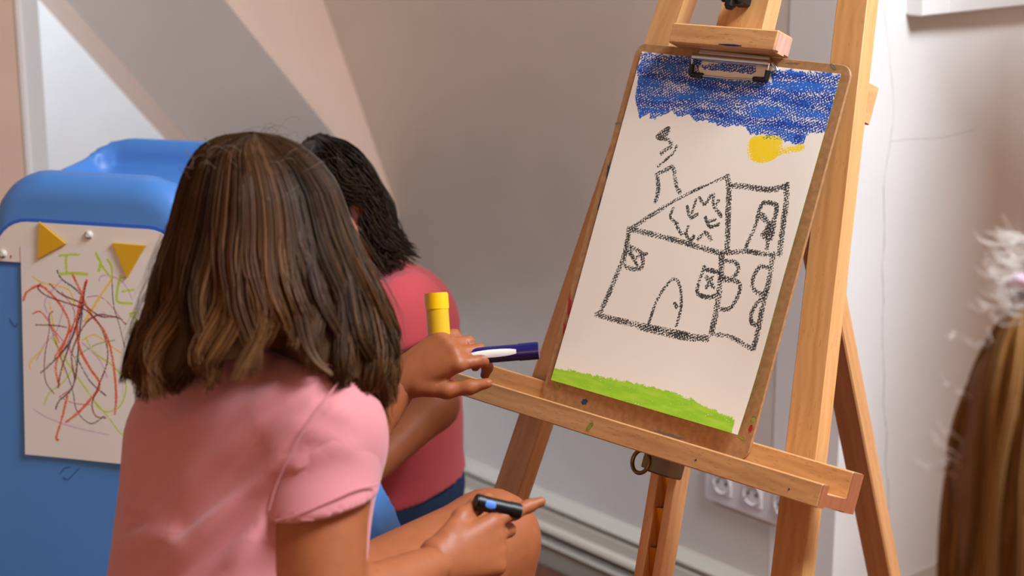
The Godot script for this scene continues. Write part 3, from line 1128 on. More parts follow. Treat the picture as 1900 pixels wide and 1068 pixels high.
func build_house_drawing():
	var lo := Vector2(0.0, 0.0)
	var hi := Vector2(0.297, 0.4235)
	var sh := Sheet.new(718, 1024, Color(0.93, 0.9, 0.845), 31)
	var inv := e_frame.affine_inverse()
	var tex := func(px, py):
		var p: Vector3 = inv * on(px, py, e_org, en)
		return Vector2((p.x - lo.x) / (hi.x - lo.x) * sh.w, (1.0 - (p.y - lo.y) / (hi.y - lo.y)) * sh.h)
	var crop := func(l, ox, oy, k):
		var o := []
		for q in l: o.append(tex.call(ox + q[0] * k, oy + q[1] * k))
		return o
	# blue sky, left white round the clamp
	var sky := PackedVector2Array(crop.call([[1197, 96], [1290, 107], [1292, 100], [1300, 138], [1345, 146], [1400, 150], [1433, 152], [1430, 128], [1500, 132], [1563, 139], [1558, 165], [1556, 190], [1548, 215], [1536, 244], [1512, 246], [1497, 250], [1493, 264], [1484, 269], [1462, 261], [1442, 258], [1420, 251], [1392, 247], [1384, 236], [1362, 231], [1350, 236], [1332, 231], [1322, 226], [1310, 222], [1294, 224], [1276, 212], [1256, 217], [1248, 206], [1226, 214], [1216, 220], [1206, 220], [1207, 208], [1188, 219], [1184, 205], [1179, 180], [1184, 150], [1183, 125], [1192, 110]], 0, 0, 1))
	sh.fill(sky, Color(0.04, 0.23, 0.64), Color(0.06, 0.35, 0.77), 0.67, 6.0)
	for q in [[[1192, 105], [1300, 118]], [[1188, 135], [1275, 150], [1380, 165], [1552, 185]], [[1186, 190], [1240, 195], [1290, 190]], [[1300, 160], [1420, 178], [1545, 205]], [[1290, 205], [1400, 225], [1530, 235]], [[1440, 140], [1555, 150]], [[1480, 258], [1492, 235]]]:
		sh.stroke(curve2(crop.call(q, 0, 0, 1), 24), 24, Color(0.03, 0.19, 0.57), 0.62)
	sh.fill(PackedVector2Array(crop.call([[1300, 119], [1345, 117], [1403, 122], [1404, 131], [1395, 137], [1340, 131], [1305, 129]], 0, 0, 1)), Color(0.06, 0.2, 0.64), Color(0.1, 0.33, 0.75), 0.62, 4.0)
	# sun
	var s := 1.0 / 3.338
	sh.stroke(curve2(crop.call([[870, 890], [940, 885], [1000, 890], [985, 940], [920, 960], [880, 930], [950, 915]], 1140, 0, s), 40), 44, Color(0.97, 0.83, 0.04), 0.95)
	sh.stroke(curve2(crop.call([[845, 900], [850, 960], [900, 985], [960, 975], [1020, 935]], 1140, 0, s), 30), 22, Color(0.97, 0.83, 0.06), 0.7)
	sh.stroke(curve2(crop.call([[1000, 945], [1070, 930], [1120, 922], [1165, 914]], 1140, 0, s), 24), 22, Color(0.95, 0.82, 0.1), 0.75)
	sh.stroke(curve2(crop.call([[930, 850], [970, 848], [1015, 860]], 1140, 0, s), 12), 12, Color(0.2, 0.45, 0.15), 0.45)
	# grass
	var grass := PackedVector2Array(crop.call([[1026, 683], [1060, 687], [1120, 700], [1200, 715], [1262, 731], [1310, 752], [1345, 768], [1372, 780], [1366, 812], [1200, 764], [1022, 710]], 0, 0, 1))
	sh.fill(grass, Color(0.53, 0.78, 0.08), Color(0.63, 0.83, 0.16), 0.97, 7.0)
	sh.stroke(curve2(crop.call([[1035, 690], [1130, 705], [1230, 728], [1330, 768]], 0, 0, 1), 40), 16, Color(0.66, 0.82, 0.2), 0.5)
	# house in black pastel
	var k := 460.0 / 1024.0
	var black := Color(0.15, 0.14, 0.13)
	for q in [
		[14, [[312, 118], [335, 98], [358, 86], [350, 108], [318, 124], [348, 128], [366, 142], [370, 158], [345, 175], [325, 190]]],
		[9, [[392, 158], [378, 185], [350, 212], [310, 246]]],
		[15, [[305, 385], [316, 335], [312, 285], [312, 272], [345, 258], [376, 246], [384, 290], [394, 328], [406, 350]]],
		[15, [[195, 502], [250, 468], [290, 442], [340, 410]]], [10, [[340, 410], [400, 375], [500, 325], [595, 285]]],
		[20, [[600, 284], [608, 350], [604, 450], [600, 592]]],
		[17, [[195, 500], [260, 514], [400, 550], [480, 574], [575, 600]]],
		[18, [[608, 318], [680, 326], [780, 338], [845, 322]]],
		[20, [[848, 318], [846, 400], [836, 480], [822, 608]]],
		[15, [[600, 598], [680, 592], [740, 602], [795, 608]]],
		[19, [[195, 500], [178, 600], [132, 720], [76, 846]]],
		[19, [[62, 852], [130, 872], [250, 900], [380, 926], [440, 938]]], [22, [[240, 902], [380, 936], [450, 948], [520, 952]]],
		[21, [[578, 600], [576, 680], [562, 800], [537, 930]]],
		[19, [[795, 608], [778, 720], [757, 800], [737, 910], [714, 1000]]],
		[14, [[537, 935], [600, 940], [660, 968], [712, 1000]]],
		[11, [[278, 886], [308, 800], [350, 732], [384, 706], [406, 740], [410, 820], [390, 902]]],
		[12, [[384, 808], [392, 822]]],
		[15, [[188, 570], [178, 650], [244, 660], [246, 600], [200, 575]]], [10, [[200, 570], [215, 620], [240, 608], [270, 602]]], [11, [[190, 590], [230, 650]]],
		[14, [[505, 658], [478, 762], [550, 775], [572, 690], [508, 666]]], [14, [[515, 700], [545, 740]]], [12, [[540, 700], [515, 740], [530, 715]]],
		[14, [[586, 632], [630, 636], [648, 664], [622, 704], [586, 700]]], [14, [[590, 712], [640, 716], [656, 742], [640, 790], [612, 828], [572, 832]]],
		[14, [[782, 662], [742, 656], [716, 690], [708, 738], [736, 768], [776, 764]]], [14, [[770, 770], [735, 798], [706, 848], [708, 888], [738, 902]]],
		[10, [[378, 415], [366, 452], [398, 478]]], [12, [[388, 480], [412, 522]]], [13, [[425, 515], [450, 546], [462, 530]]], [10, [[440, 488], [430, 520]]],
		[14, [[482, 542], [508, 516], [535, 542]]], [11, [[436, 408], [448, 452], [478, 438]]], [10, [[455, 432], [472, 380]]], [11, [[486, 372], [508, 398], [532, 362]]],
		[12, [[543, 356], [546, 404], [564, 382]]], [12, [[548, 412], [576, 446]]], [11, [[510, 452], [530, 490], [566, 480]]], [9, [[518, 470], [552, 462]]],
		[14, [[680, 572], [716, 490], [748, 396], [812, 402]]], [16, [[808, 410], [800, 450], [776, 500], [768, 582]]], [20, [[745, 445], [772, 480], [760, 520], [795, 470], [780, 540], [750, 520]]]]:
		sh.stroke(curve2(crop.call(q[1], 1080, 200, k), 40), q[0] * 1.02, black, 0.64, 0.88)
	var m := mat("house_drawing", Color.WHITE, 0.85)
	m.albedo_texture = sh.texture()
	m.texture_repeat = false
	var o := thing("house_drawing", "crayon drawing of a black outlined house under blue sky and yellow sun", "drawing", e_frame.translated_local(Vector3(0.15, 0, 0.0004)))
	var bend := func(x, y): return 0.0004 + 0.006 * pow(clampf((0.12 - y) / 0.12, 0, 1), 2) * (0.35 + 0.65 * (x + 0.15) / 0.3) + 0.005 * pow(clampf((x + 0.15 - 0.2) / 0.1, 0, 1), 2) * clampf((0.38 - y) / 0.2, 0, 1)
	part("sheet", paper_mesh(lo - Vector2(0.15, 0), hi - Vector2(0.15, 0), bend), m, o)


# ---------------------------------------------------------------- blue plastic play easel
var play_z := Vector3(-sin(deg_to_rad(15)), 0, cos(deg_to_rad(15)))
var play_x := Vector3(cos(deg_to_rad(15)), 0, sin(deg_to_rad(15)))
var play_y := Vector3(0, cos(deg_to_rad(5)), 0) - play_z * sin(deg_to_rad(5))
var play := Transform3D(Basis(play_x, play_y, play_x.cross(play_y)), Vector3(-0.58126, 0, -2.29684))


func pl(px: float, py: float) -> Vector3:
	return play.affine_inverse() * on(px, py, play.origin, play.basis.z)


func build_play_easel():
	var o := thing("play_easel", "blue plastic children's easel with a sunken tray on top", "easel", play)
	# body: a rounded, downward flaring box with a hollow in the top
	var f := Field.new(Vector3(-0.56, -0.02, -0.46), Vector3(0.53, 1.0, 0.03), 0.0105)
	var i := 0
	for z in f.nz:
		for y in f.ny:
			var p := f.lo + Vector3(0, y, z) * f.c
			p.y += p.z * 0.14
			var t := clampf((0.88 - p.y) / 0.44, 0.0, 1.0)
			var half := 0.156 + 0.29 * t * t * (3.0 - 2.0 * t)
			half = lerpf(half, minf(half, 0.24), clampf((-0.06 - p.z) / 0.1, 0.0, 1.0))
			var depth := 0.15
			for x in f.nx:
				# rounded box: wide radius at the upper corners of the face
				var q := Vector3(absf(p.x + 0.02) - half + 0.085, absf(p.y - 0.465) - 0.49 + 0.085, absf(p.z + depth) - depth + 0.03)
				var face := Vector2(maxf(q.x, 0.0), maxf(q.y, 0.0)).length() + minf(maxf(q.x, q.y), 0.0) - 0.085
				var e := Vector2(maxf(face + 0.03, 0.0), maxf(q.z, 0.0)).length() + minf(maxf(face + 0.03, q.z), 0.0) - 0.03
				if p.y > 0.8:
					var c := Vector3(absf(p.x + 0.02) - 0.122 + 0.03, absf(p.y - 0.98) - 0.085 + 0.02, absf(p.z + 0.165) - 0.108 + 0.03)
					var hol := Vector3(maxf(c.x, 0.0), maxf(c.y, 0.0), maxf(c.z, 0.0)).length() + minf(maxf(c.x, maxf(c.y, c.z)), 0.0) - 0.03
					var k := 0.03
					var hh := clampf(0.5 - 0.5 * (e + hol) / k, 0.0, 1.0)
					e = lerpf(e, -hol, hh) + k * hh * (1.0 - hh)
				f.d[i] = e
				i += 1
				p.x += f.c
	part("body", solid([f]), M.plastic_blue, o)
	# white clip strip with rounded upper corners, in a darker groove
	var lo := Vector2(-0.161, 0.8325)
	var hi := Vector2(0.121, 0.8895)
	var strip := PackedVector2Array([Vector2(lo.x, lo.y), Vector2(hi.x, lo.y)])
	for q in [[hi.x, 0.0], [lo.x, 90.0]]:
		for s in 9:
			var a := deg_to_rad(q[1] + s * 11.25)
			strip.append(Vector2(q[0] + (-0.05 if q[1] == 0.0 else 0.05) + 0.05 * cos(a), hi.y - 0.05 + 0.05 * sin(a)))
	var groove := Geometry2D.offset_polygon(strip, 0.005, Geometry2D.JOIN_ROUND)[0]
	part("groove", plate(groove, -0.004, 0.0012), M.plastic_blue_dark, o)
	var cs := part("clip_strip", plate(strip, -0.004, 0.003, 0.0), M.board_white, o)
	for q in [[167, 435], [8, 470]]:
		var c := pl(q[0], q[1])
		part("screw_cap", tube([Vector3(c.x, c.y, 0.003), Vector3(c.x, c.y, 0.0055), Vector3(c.x, c.y, 0.007)], [0.006, 0.0058, 0.003], 14), M.screw_clear, cs)
	part("crayon_mark", blob(0.0012, 0.003, 0.0002), M.paint_red, cs, Transform3D(Basis(Vector3.BACK, -0.3), pl(22, 476) + Vector3(0, 0, 0.003)))
	for q in [[[118, 884], [127, 888], [146, 869]], [[112, 878], [120, 868], [130, 866]], [[18, 590], [28, 606], [32, 600]]]:
		var pts := []
		for e in q: pts.append(pl(e[0], e[1]) + Vector3(0, 0, 0.0002))
		part("pencil_mark", tube(Array(curve(pts, 10)), filled(11, 0.0006), 5), M.mark_dark, o)
	# the sheet held on the strip
	var a := pl(40, 455)
	var plo := Vector2(a.x + 0.0005, a.y - 0.297)
	var phi := Vector2(a.x + 0.2105, a.y)
	var sh := Sheet.new(512, 724, Color(0.9, 0.88, 0.86), 41)
	var k := 1.0 / 2.136
	var cols := {"l": Color(0.7, 0.82, 0.12), "o": Color(0.88, 0.27, 0.1), "r": Color(0.42, 0.12, 0.1), "b": Color(0.2, 0.2, 0.22), "y": Color(0.93, 0.78, 0.15), "v": Color(0.8, 0.62, 0.8), "c": Color(0.72, 0.2, 0.3), "g": Color(0.45, 0.62, 0.3)}
	for q in [
		["v", 5, [[140, 765], [200, 800], [300, 835], [440, 865]]], ["v", 5, [[398, 258], [405, 238], [435, 235], [490, 260], [530, 330]]], ["v", 5, [[150, 570], [180, 510], [230, 450], [260, 350]]], ["v", 6, [[190, 380], [185, 330], [250, 250]]], ["v", 6, [[330, 500], [400, 570], [430, 640]]], ["v", 5, [[300, 620], [280, 500], [310, 430], [420, 380]]],
		["c", 3, [[350, 320], [400, 318], [450, 360], [500, 430]]], ["c", 3, [[240, 715], [300, 740], [370, 745]]], ["c", 4, [[210, 440], [300, 560], [300, 660], [240, 715]]], ["c", 4, [[250, 300], [300, 380], [280, 480], [240, 560]]],
		["y", 7, [[135, 240], [170, 262], [230, 275], [280, 295], [300, 350]]], ["y", 10, [[447, 250], [400, 320], [340, 420]]], ["y", 6, [[128, 607], [122, 590], [135, 565], [180, 520]]], ["y", 6, [[330, 490], [380, 470], [440, 510], [490, 545]]], ["y", 6, [[200, 340], [230, 500], [260, 620]]],
		["l", 7, [[345, 480], [380, 540], [450, 590], [500, 650], [500, 710], [470, 760], [410, 768], [350, 690], [280, 590], [210, 480]]], ["l", 6, [[370, 720], [430, 790], [490, 865], [500, 840]]], ["l", 5, [[180, 745], [200, 700], [260, 650], [320, 560]]], ["g", 4, [[300, 560], [380, 510], [460, 490]]],
		["b", 7, [[232, 215], [250, 250], [300, 285], [335, 330], [320, 400], [280, 500], [220, 570], [165, 622]]], ["b", 7, [[225, 762], [240, 730], [290, 680], [310, 590], [318, 480], [330, 380]]], ["b", 4, [[200, 380], [205, 430], [240, 540], [290, 680], [310, 770], [365, 820], [418, 790]]], ["b", 4, [[448, 250], [455, 350], [480, 440], [500, 520]]], ["b", 6, [[310, 560], [360, 650], [425, 710]]],
		["o", 10, [[290, 225], [320, 290], [360, 380], [420, 460], [450, 560], [465, 700], [460, 785]]], ["o", 10, [[98, 332], [112, 300], [160, 275], [200, 300], [250, 360], [280, 430], [260, 500], [225, 590], [240, 670]]], ["o", 11, [[348, 255], [325, 330], [310, 420], [320, 520], [360, 600], [400, 668], [350, 740], [300, 790], [265, 815]]], ["o", 9, [[272, 710], [250, 800], [228, 875], [236, 885]]], ["o", 6, [[135, 385], [165, 378], [200, 420], [240, 500]]], ["o", 7, [[330, 345], [290, 440], [220, 560]]],
		["r", 6, [[165, 268], [155, 285], [190, 315], [260, 340], [350, 375], [410, 450], [432, 560], [400, 660], [370, 740], [385, 790], [425, 797]]], ["r", 6, [[202, 268], [250, 310], [330, 345], [400, 395], [470, 400], [505, 428]]], ["r", 4, [[215, 375], [197, 400], [200, 450], [182, 560], [185, 650], [220, 702]]], ["r", 5, [[145, 430], [220, 432], [270, 440]]], ["r", 6, [[345, 260], [330, 350], [300, 450], [250, 600], [235, 680]]], ["r", 6, [[480, 405], [400, 390], [340, 430], [290, 540], [300, 640]]],
		["l", 9, [[240, 157], [280, 152], [322, 152]]], ["l", 10, [[268, 155], [266, 190], [270, 226]]], ["l", 12, [[240, 228], [300, 226], [350, 230]]], ["l", 12, [[385, 148], [402, 185], [396, 216]]], ["l", 9, [[388, 152], [415, 205], [450, 248]]], ["l", 9, [[430, 172], [446, 200], [450, 246]]],
		["l", 10, [[482, 238], [470, 290], [472, 338], [530, 345]]], ["l", 9, [[490, 298], [536, 290]]], ["l", 8, [[484, 244], [506, 240]]], ["l", 8, [[550, 380], [518, 388], [545, 410], [540, 440], [512, 466]]]]:
		var pts := []
		for e in q[2]:
			var p := pl(e[0] * k, 400 + e[1] * k)
			pts.append(Vector2((p.x - plo.x) / 0.21 * sh.w, (phi.y - p.y) / 0.297 * sh.h))
		sh.stroke(curve2(pts, 40), q[1] * 0.95, cols[q[0]], 0.82, 0.8)
	var m := mat("scribble_drawing", Color.WHITE, 0.85)
	m.albedo_texture = sh.texture()
	m.texture_repeat = false
	var mid := Vector2((plo.x + phi.x) / 2, plo.y)
	var t := play * Transform3D(Basis(), Vector3(mid.x, mid.y, 0.0032))
	var d := thing("scribble_drawing", "white sheet of tangled red, black and lime crayon scribbles held by yellow magnets", "drawing", t)
	part("sheet", paper_mesh(plo - mid, phi - mid, func(x, y): return 0.0006 + 0.0015 * pow(clampf((0.2 - y) / 0.2, 0, 1), 2) * (0.5 + 0.5 * sin(x * 30.0)), 8, 12), m, d)
	# two triangular magnets
	for q in [[[77, 410], [74, 480], [127, 451], "yellow triangle magnet pointing sideways beside the letter I"], [[212, 449], [239.5, 514], [274, 454], "yellow triangle magnet pointing down above the letter E"]]:
		var pts := []
		for e in 3: pts.append(pl(q[e][0], q[e][1]))
		var c: Vector3 = (pts[0] + pts[1] + pts[2]) / 3.0
		var outline := PackedVector2Array()
		for e in pts: outline.append(Vector2(e.x - c.x, e.y - c.y))
		if Geometry2D.is_polygon_clockwise(outline): outline.reverse()
		var g := thing("triangle_magnet", q[3], "magnet", play * Transform3D(Basis(), Vector3(c.x, c.y, 0.0042)), "yellow magnets on the clip strip")
		part("magnet_body", plate(outline, 0.0, 0.0032, 0.0006), M.magnet_yellow, g)


# ---------------------------------------------------------------- people
func head_bones(c: Vector3, up: Vector3, fwd: Vector3, s: float) -> Array:
	fwd = (fwd - up * up.dot(fwd)).normalized()
	var rt := fwd.cross(up)
	var p := func(x, y, z): return c + (rt * x + up * y + fwd * z) * s
	var o := []
	var add := func(a, b, ra, rb, k): o.append([a, b, ra * s, rb * s, k * s])
	add.call(p.call(0, 0.03, 0.0), p.call(0, 0.03, -0.03), 0.074, 0.07, 0.02)
	add.call(p.call(-0.012, -0.02, 0.028), p.call(0.012, -0.02, 0.028), 0.054, 0.054, 0.03)
	add.call(p.call(-0.02, -0.062, 0.03), p.call(0.02, -0.062, 0.03), 0.032, 0.032, 0.03)
	add.call(p.call(0, -0.08, 0.052), p.call(0, -0.082, 0.05), 0.022, 0.022, 0.025)
	add.call(p.call(-0.032, 0.018, 0.058), p.call(0.032, 0.018, 0.058), 0.016, 0.016, 0.02)
	add.call(p.call(0, 0.0, 0.078), p.call(0, -0.022, 0.091), 0.006, 0.0095, 0.012)
	add.call(p.call(-0.009, -0.026, 0.08), p.call(0.009, -0.026, 0.08), 0.0065, 0.0065, 0.008)
	add.call(p.call(-0.016, -0.047, 0.072), p.call(0.016, -0.047, 0.072), 0.006, 0.006, 0.008)
	add.call(p.call(-0.013, -0.056, 0.071), p.call(0.013, -0.056, 0.071), 0.0065, 0.0065, 0.008)
	for e in [-1.0, 1.0]:
		add.call(p.call(e * 0.038, -0.03, 0.045), p.call(e * 0.04, -0.025, 0.042), 0.022, 0.022, 0.03)
		# ear: rim and lobe
		add.call(p.call(e * 0.076, 0.022, -0.012), p.call(e * 0.082, 0.018, -0.022), 0.005, 0.005, 0.004)
		add.call(p.call(e * 0.082, 0.018, -0.022), p.call(e * 0.081, -0.008, -0.022), 0.005, 0.0045, 0.004)
		add.call(p.call(e * 0.081, -0.008, -0.022), p.call(e * 0.074, -0.026, -0.01), 0.0045, 0.006, 0.004)
		add.call(p.call(e * 0.072, -0.002, -0.014), p.call(e * 0.074, 0.01, -0.014), 0.007, 0.007, 0.006)
	return o


func face_parts(c: Vector3, up: Vector3, fwd: Vector3, s: float, body: Node):
	fwd = (fwd - up * up.dot(fwd)).normalized()
	var rt := fwd.cross(up)
	for e in [-1.0, 1.0]:
		var q: Vector3 = c + (rt * (e * 0.03) + up * 0.004 + fwd * 0.071) * s
		var ball := SphereMesh.new()
		ball.radius = 0.0105 * s
		ball.height = 0.021 * s
		var eye := part("eye", ball, M.eye_white, body, Transform3D(Basis(), q))
		var iris := SphereMesh.new()
		iris.radius = 0.0055 * s
		iris.height = 0.011 * s
		part("iris", iris, M.eye_dark, eye, Transform3D(Basis(), fwd * 0.0062 * s))
		part("eyebrow", tube([q + (rt * (-0.013) + up * 0.017 + fwd * 0.008) * s, q + (up * 0.021 + fwd * 0.011) * s, q + (rt * 0.013 + up * 0.017 + fwd * 0.008) * s], [0.001, 0.0022, 0.001], 6), M.eye_dark, body)
	part("mouth", tube([c + (rt * -0.017 + up * -0.0515 + fwd * 0.074) * s, c + (up * -0.052 + fwd * 0.0795) * s, c + (rt * 0.017 + up * -0.0515 + fwd * 0.074) * s], [0.0012, 0.0035, 0.0012], 6), M.lips, body)


# wrist, direction of the fingers, way the palm faces; hand is 1 for a right hand, -1 for a left one
# curls: for thumb, index, middle, ring, little: [at the knuckle, at the middle joint, at the last joint] in degrees
func hand_bones(w: Vector3, dir: Vector3, palm: Vector3, hand: float, curls: Array, s := 0.82) -> Array:
	dir = dir.normalized()
	palm = (palm - dir * dir.dot(palm)).normalized()
	var th := dir.cross(palm) * hand      # towards the thumb's side
	var o := []
	var k := 0.006 * s
	var pl_ := 0.078 * s
	for i in 4:
		var x: float = [0.027, 0.009, -0.009, -0.026][i] * s
		o.append([w + th * x * 0.45 - dir * 0.006, w + dir * pl_ * [0.98, 1.0, 0.96, 0.88][i] + th * x, 0.0185 * s, 0.0115 * s, 0.016 * s])
	for i in 4:
		var x: float = [0.027, 0.009, -0.009, -0.026][i] * s
		var p: Vector3 = w + dir * pl_ * [0.98, 1.0, 0.96, 0.88][i] + th * x
		var lens: Array = [[0.039, 0.023, 0.019], [0.043, 0.027, 0.02], [0.039, 0.025, 0.02], [0.031, 0.019, 0.018]][i]
		var a := 0.0
		var spread: float = [0.08, 0.02, -0.05, -0.13][i]
		for j in 3:
			a += deg_to_rad(curls[i + 1][j])
			var q: Vector3 = p + ((dir * cos(a) + palm * sin(a)) + th * spread).normalized() * lens[j] * s
			o.append([p, q, [0.0098, 0.0088, 0.008][j] * s, [0.0088, 0.008, 0.0068][j] * s, k])
			p = q
	var p := w + dir * 0.012 * s + th * 0.024 * s
	var side := (th * 0.78 + dir * 0.6 + palm * 0.25).normalized()
	var to := (dir * 0.95 + palm * 0.3).normalized()
	var lens := [0.04, 0.032, 0.026]
	var a := 0.0
	for j in 3:
		a += deg_to_rad(curls[0][j])
		var q: Vector3 = p + (side * cos(a) + to * sin(a)).normalized() * lens[j] * s
		o.append([p, q, [0.0145, 0.0112, 0.0098][j] * s, [0.0112, 0.0098, 0.0078][j] * s, k * 1.4])
		p = q
	return o


# joints -> bones of a child's body; r is the way from the left shoulder to the right one
func body_bones(j: Dictionary) -> Array:
	var r: Vector3 = j.r
	var o := []
	for s in [-1.0, 0.0, 1.0]:
		o.append([j.chest + r * 0.06 * s, j.waist + r * 0.05 * s, 0.074, 0.068, 0.05])
		o.append([j.waist + r * 0.05 * s, j.hip + r * 0.062 * s, 0.068, 0.086, 0.05])
	o.append([j.sl, j.chest - r * 0.05, 0.046, 0.07, 0.05])
	o.append([j.sr, j.chest + r * 0.05, 0.046, 0.07, 0.05])
	o.append([j.sl, j.sr, 0.042, 0.042, 0.05])
	o.append([j.neck - (j.head - j.neck).normalized() * 0.03, j.head, 0.046, 0.04, 0.04])
	for s in ["l", "r"]:
		o.append([j["s" + s], j["e" + s], j.get("arm", 0.042), j.get("elbow", 0.035), 0.03])
		o.append([j["e" + s], j["w" + s], j.get("elbow", 0.035), 0.0185, 0.012])
		o.append([j.hip + r * (0.065 if s == "r" else -0.065), j["k" + s], 0.078, 0.054, 0.03])
		o.append([j["k" + s], j["a" + s], 0.053, 0.031, 0.014])
		o.append([j["a" + s] - Vector3(0, 0.012, 0), j["t" + s], 0.029, 0.022, 0.012])
	return o


func stool(at_: Vector3, top: float, label: String):
	var o := thing("stool", label, "stool", Transform3D(Basis(), Vector3(at_.x, 0, at_.z)), "wooden stools the children sit on")
	part("seat", tube([Vector3(0, top - 0.03, 0), Vector3(0, top - 0.027, 0), Vector3(0, top - 0.004, 0), Vector3(0, top, 0)], [0.14, 0.145, 0.145, 0.14], 32), M.beech_pale, o)
	for k in 4:
		var a := TAU * (k + 0.5) / 4.0
		part("leg", tube([Vector3(cos(a) * 0.16, 0.001, sin(a) * 0.16), Vector3(cos(a) * 0.1, top - 0.028, sin(a) * 0.1)], [0.014, 0.016], 12), M.beech_pale, o)


func girl_joints() -> Dictionary:
	var j := {}
	j.r = Vector3(0.7, 0.06, 0.71).normalized()
	j.head = at(497, 470, 1.72)
	j.neck = at(478, 690, 1.735)
	j.chest = at(462, 850, 1.745)
	j.waist = at(438, 1040, 1.73)
	j.hip = at(436, 1215, 1.72)
	j.sr = at(588, 800, 1.665)
	j.sl = at(360, 795, 1.85)
	j.er = at(598, 1150, 1.62)
	j.wr = at(824, 1040, 1.745)
	j.el = at(560, 960, 1.96)
	j.wl = at(754, 700, 1.985)
	j.kr = at(908, 1002, 1.93)
	j.kl = at(760, 1130, 2.06)
	j.ar = Vector3(j.kr.x - 0.02, 0.27, j.kr.z + 0.03)
	j.al = Vector3(j.kl.x - 0.02, 0.2, j.kl.z + 0.05)
	j.tr = j.ar + Vector3(0.09, -0.035, -0.09)
	j.tl = j.al + Vector3(0.09, -0.035, -0.09)
	return j


func build_girl_pink():
	var j := girl_joints()
	var root := thing("person", "person with shoulder-length brown hair and pink T-shirt, holding paint sticks", "person", Transform3D(Basis(), Vector3(j.hip.x, 0, j.hip.z)))
	var inv := root.transform.affine_inverse()
	j.arm = 0.05
	j.elbow = 0.039
	var bones := body_bones(j)
	var hl := hand_bones(j.wl, at(838, 646, 1.975) - j.wl, Vector3(0.25, -0.6, -0.75), -1.0, [[25, 35, 10], [40, 60, 30], [48, 62, 35], [55, 65, 40], [60, 65, 40]], 0.78)
	var hr := hand_bones(j.wr, at(950, 1000, 1.79) - j.wr, Vector3(0.15, -0.25, -0.95), 1.0, [[40, 30, 5], [6, 2, -20], [35, 60, 30], [55, 70, 35], [60, 70, 35]])
	var up := Vector3(-0.05, 0.97, -0.2).normalized()
	var fwd := Vector3(0.75, -0.2, -0.62)
	var hc := at(484, 470, 1.712) + fwd.normalized() * 0.022
	var body := part("body", solid([Field.around(bones, 0.0095), Field.around(head_bones(hc, up, fwd, 0.9), 0.0045), Field.around(hl, 0.0032), Field.around(hr, 0.0032)]), M.skin, root, inv)
	face_parts(hc, up, fwd, 0.9, body)
	# T-shirt
	var sh := []
	for q in bones.slice(0, 6): sh.append([q[0], q[1], q[2] + 0.01, q[3] + 0.013, q[4]])
	for q in bones.slice(6, 9): sh.append([q[0], q[1], q[2] + 0.004, q[3] + 0.009, q[4]])
	var dr: Vector3 = (j.er - j.sr).normalized()
	var dl: Vector3 = (j.el - j.sl).normalized()
	sh.append([j.chest.lerp(j.neck, 0.6), j.neck.lerp(j.head, 0.3), 0.06, 0.052, 0.05])
	var f := Field.around(sh, 0.0062)
	var slr := [[j.chest + j.r * 0.03, j.sr, 0.056, 0.054, 0.03], [j.sr, j.sr + dr * 0.18, 0.0555, 0.0585, 0.03]]
	var sll := [[j.chest - j.r * 0.03, j.sl, 0.06, 0.05, 0.03], [j.sl, j.sl + dl * 0.12, 0.05, 0.055, 0.03]]
	var fr := Field.around(slr, 0.0048)
	var fl := Field.around(sll, 0.008)
	sh.append_array(slr)
	var folds := []
	for q in [[640, 742, 480, 905, 0.011, 0.003], [500, 720, 262, 935, 0.014, 0.004], [470, 790, 250, 1010, 0.013, 0.0045], [492, 880, 300, 1060, 0.015, 0.005], [505, 930, 420, 1066, 0.013, 0.005], [430, 740, 240, 860, 0.015, 0.003], [232, 925, 330, 1010, 0.012, 0.005], [214, 1020, 300, 1000, 0.014, 0.005], [560, 790, 680, 850, 0.011, 0.0025], [530, 860, 690, 880, 0.012, 0.0025], [570, 740, 660, 780, 0.01, 0.002], [515, 900, 560, 850, 0.01, 0.003]]:
		folds.append([surface_at(q[0], q[1], sh), surface_at(q[2], q[3], sh), q[4], q[5] * 1.7])
	for q in [[560, 730, 370, 930, 0.011, -0.0035], [480, 850, 290, 1035, 0.01, -0.004], [500, 905, 350, 1066, 0.01, -0.005], [238, 960, 300, 975, 0.009, -0.006], [620, 715, 570, 790, 0.007, -0.003], [570, 790, 520, 880, 0.007, -0.003], [520, 880, 497, 940, 0.008, -0.005]]:
		folds.append([surface_at(q[0], q[1], sh), surface_at(q[2], q[3], sh), q[4], q[5] * 1.7])
	f.folds(folds)
	fr.folds([[surface_at(560, 780, sh), surface_at(675, 845, sh), 0.012, 0.0035], [surface_at(545, 850, sh), surface_at(640, 830, sh), 0.012, 0.003], [surface_at(600, 735, sh), surface_at(665, 790, sh), 0.01, 0.003]])
	# sleeve hems, neckline and lower hem
	var hn := Vector3(0.16, -0.98, 0.1).normalized()
	fr.cut(surface_at(605, 966, sh), hn)
	fl.cut(j.sl + dl * 0.1, dl)
	f.cut(j.hip - Vector3(0, 0.02, 0), Vector3.DOWN)
	f.cut(j.neck + (j.head - j.neck) * 0.2, (j.head - j.neck + fwd * 0.05).normalized(), j.neck, 0.16)
	var shirt := part("t_shirt", solid([f, fr, fl]), M.jersey_pink, root, inv)
	shirt.set_meta("label", "plain pink short-sleeved T-shirt")
	# armhole seam and sleeve hem stitching
	for line in [[[628, 708], [600, 745], [565, 795], [535, 850], [512, 900], [499, 945]], [[512, 965], [560, 950], [620, 925], [660, 907], [700, 898]]]:
		var pts := []
		for q in line: pts.append(surface_at(q[0], q[1], sh) + Vector3(0, 0, 0.0015))
		part("seam", tube(Array(curve(pts, 30)), filled(31, 0.0009), 5), M.jersey_pink, shirt)
	# shorts
	var so := []
	for q in bones.slice(3, 6) + [bones[1], bones[3], bones[5]]: so.append([q[0], q[1], q[2] + 0.006, q[3] + 0.008, 0.05])
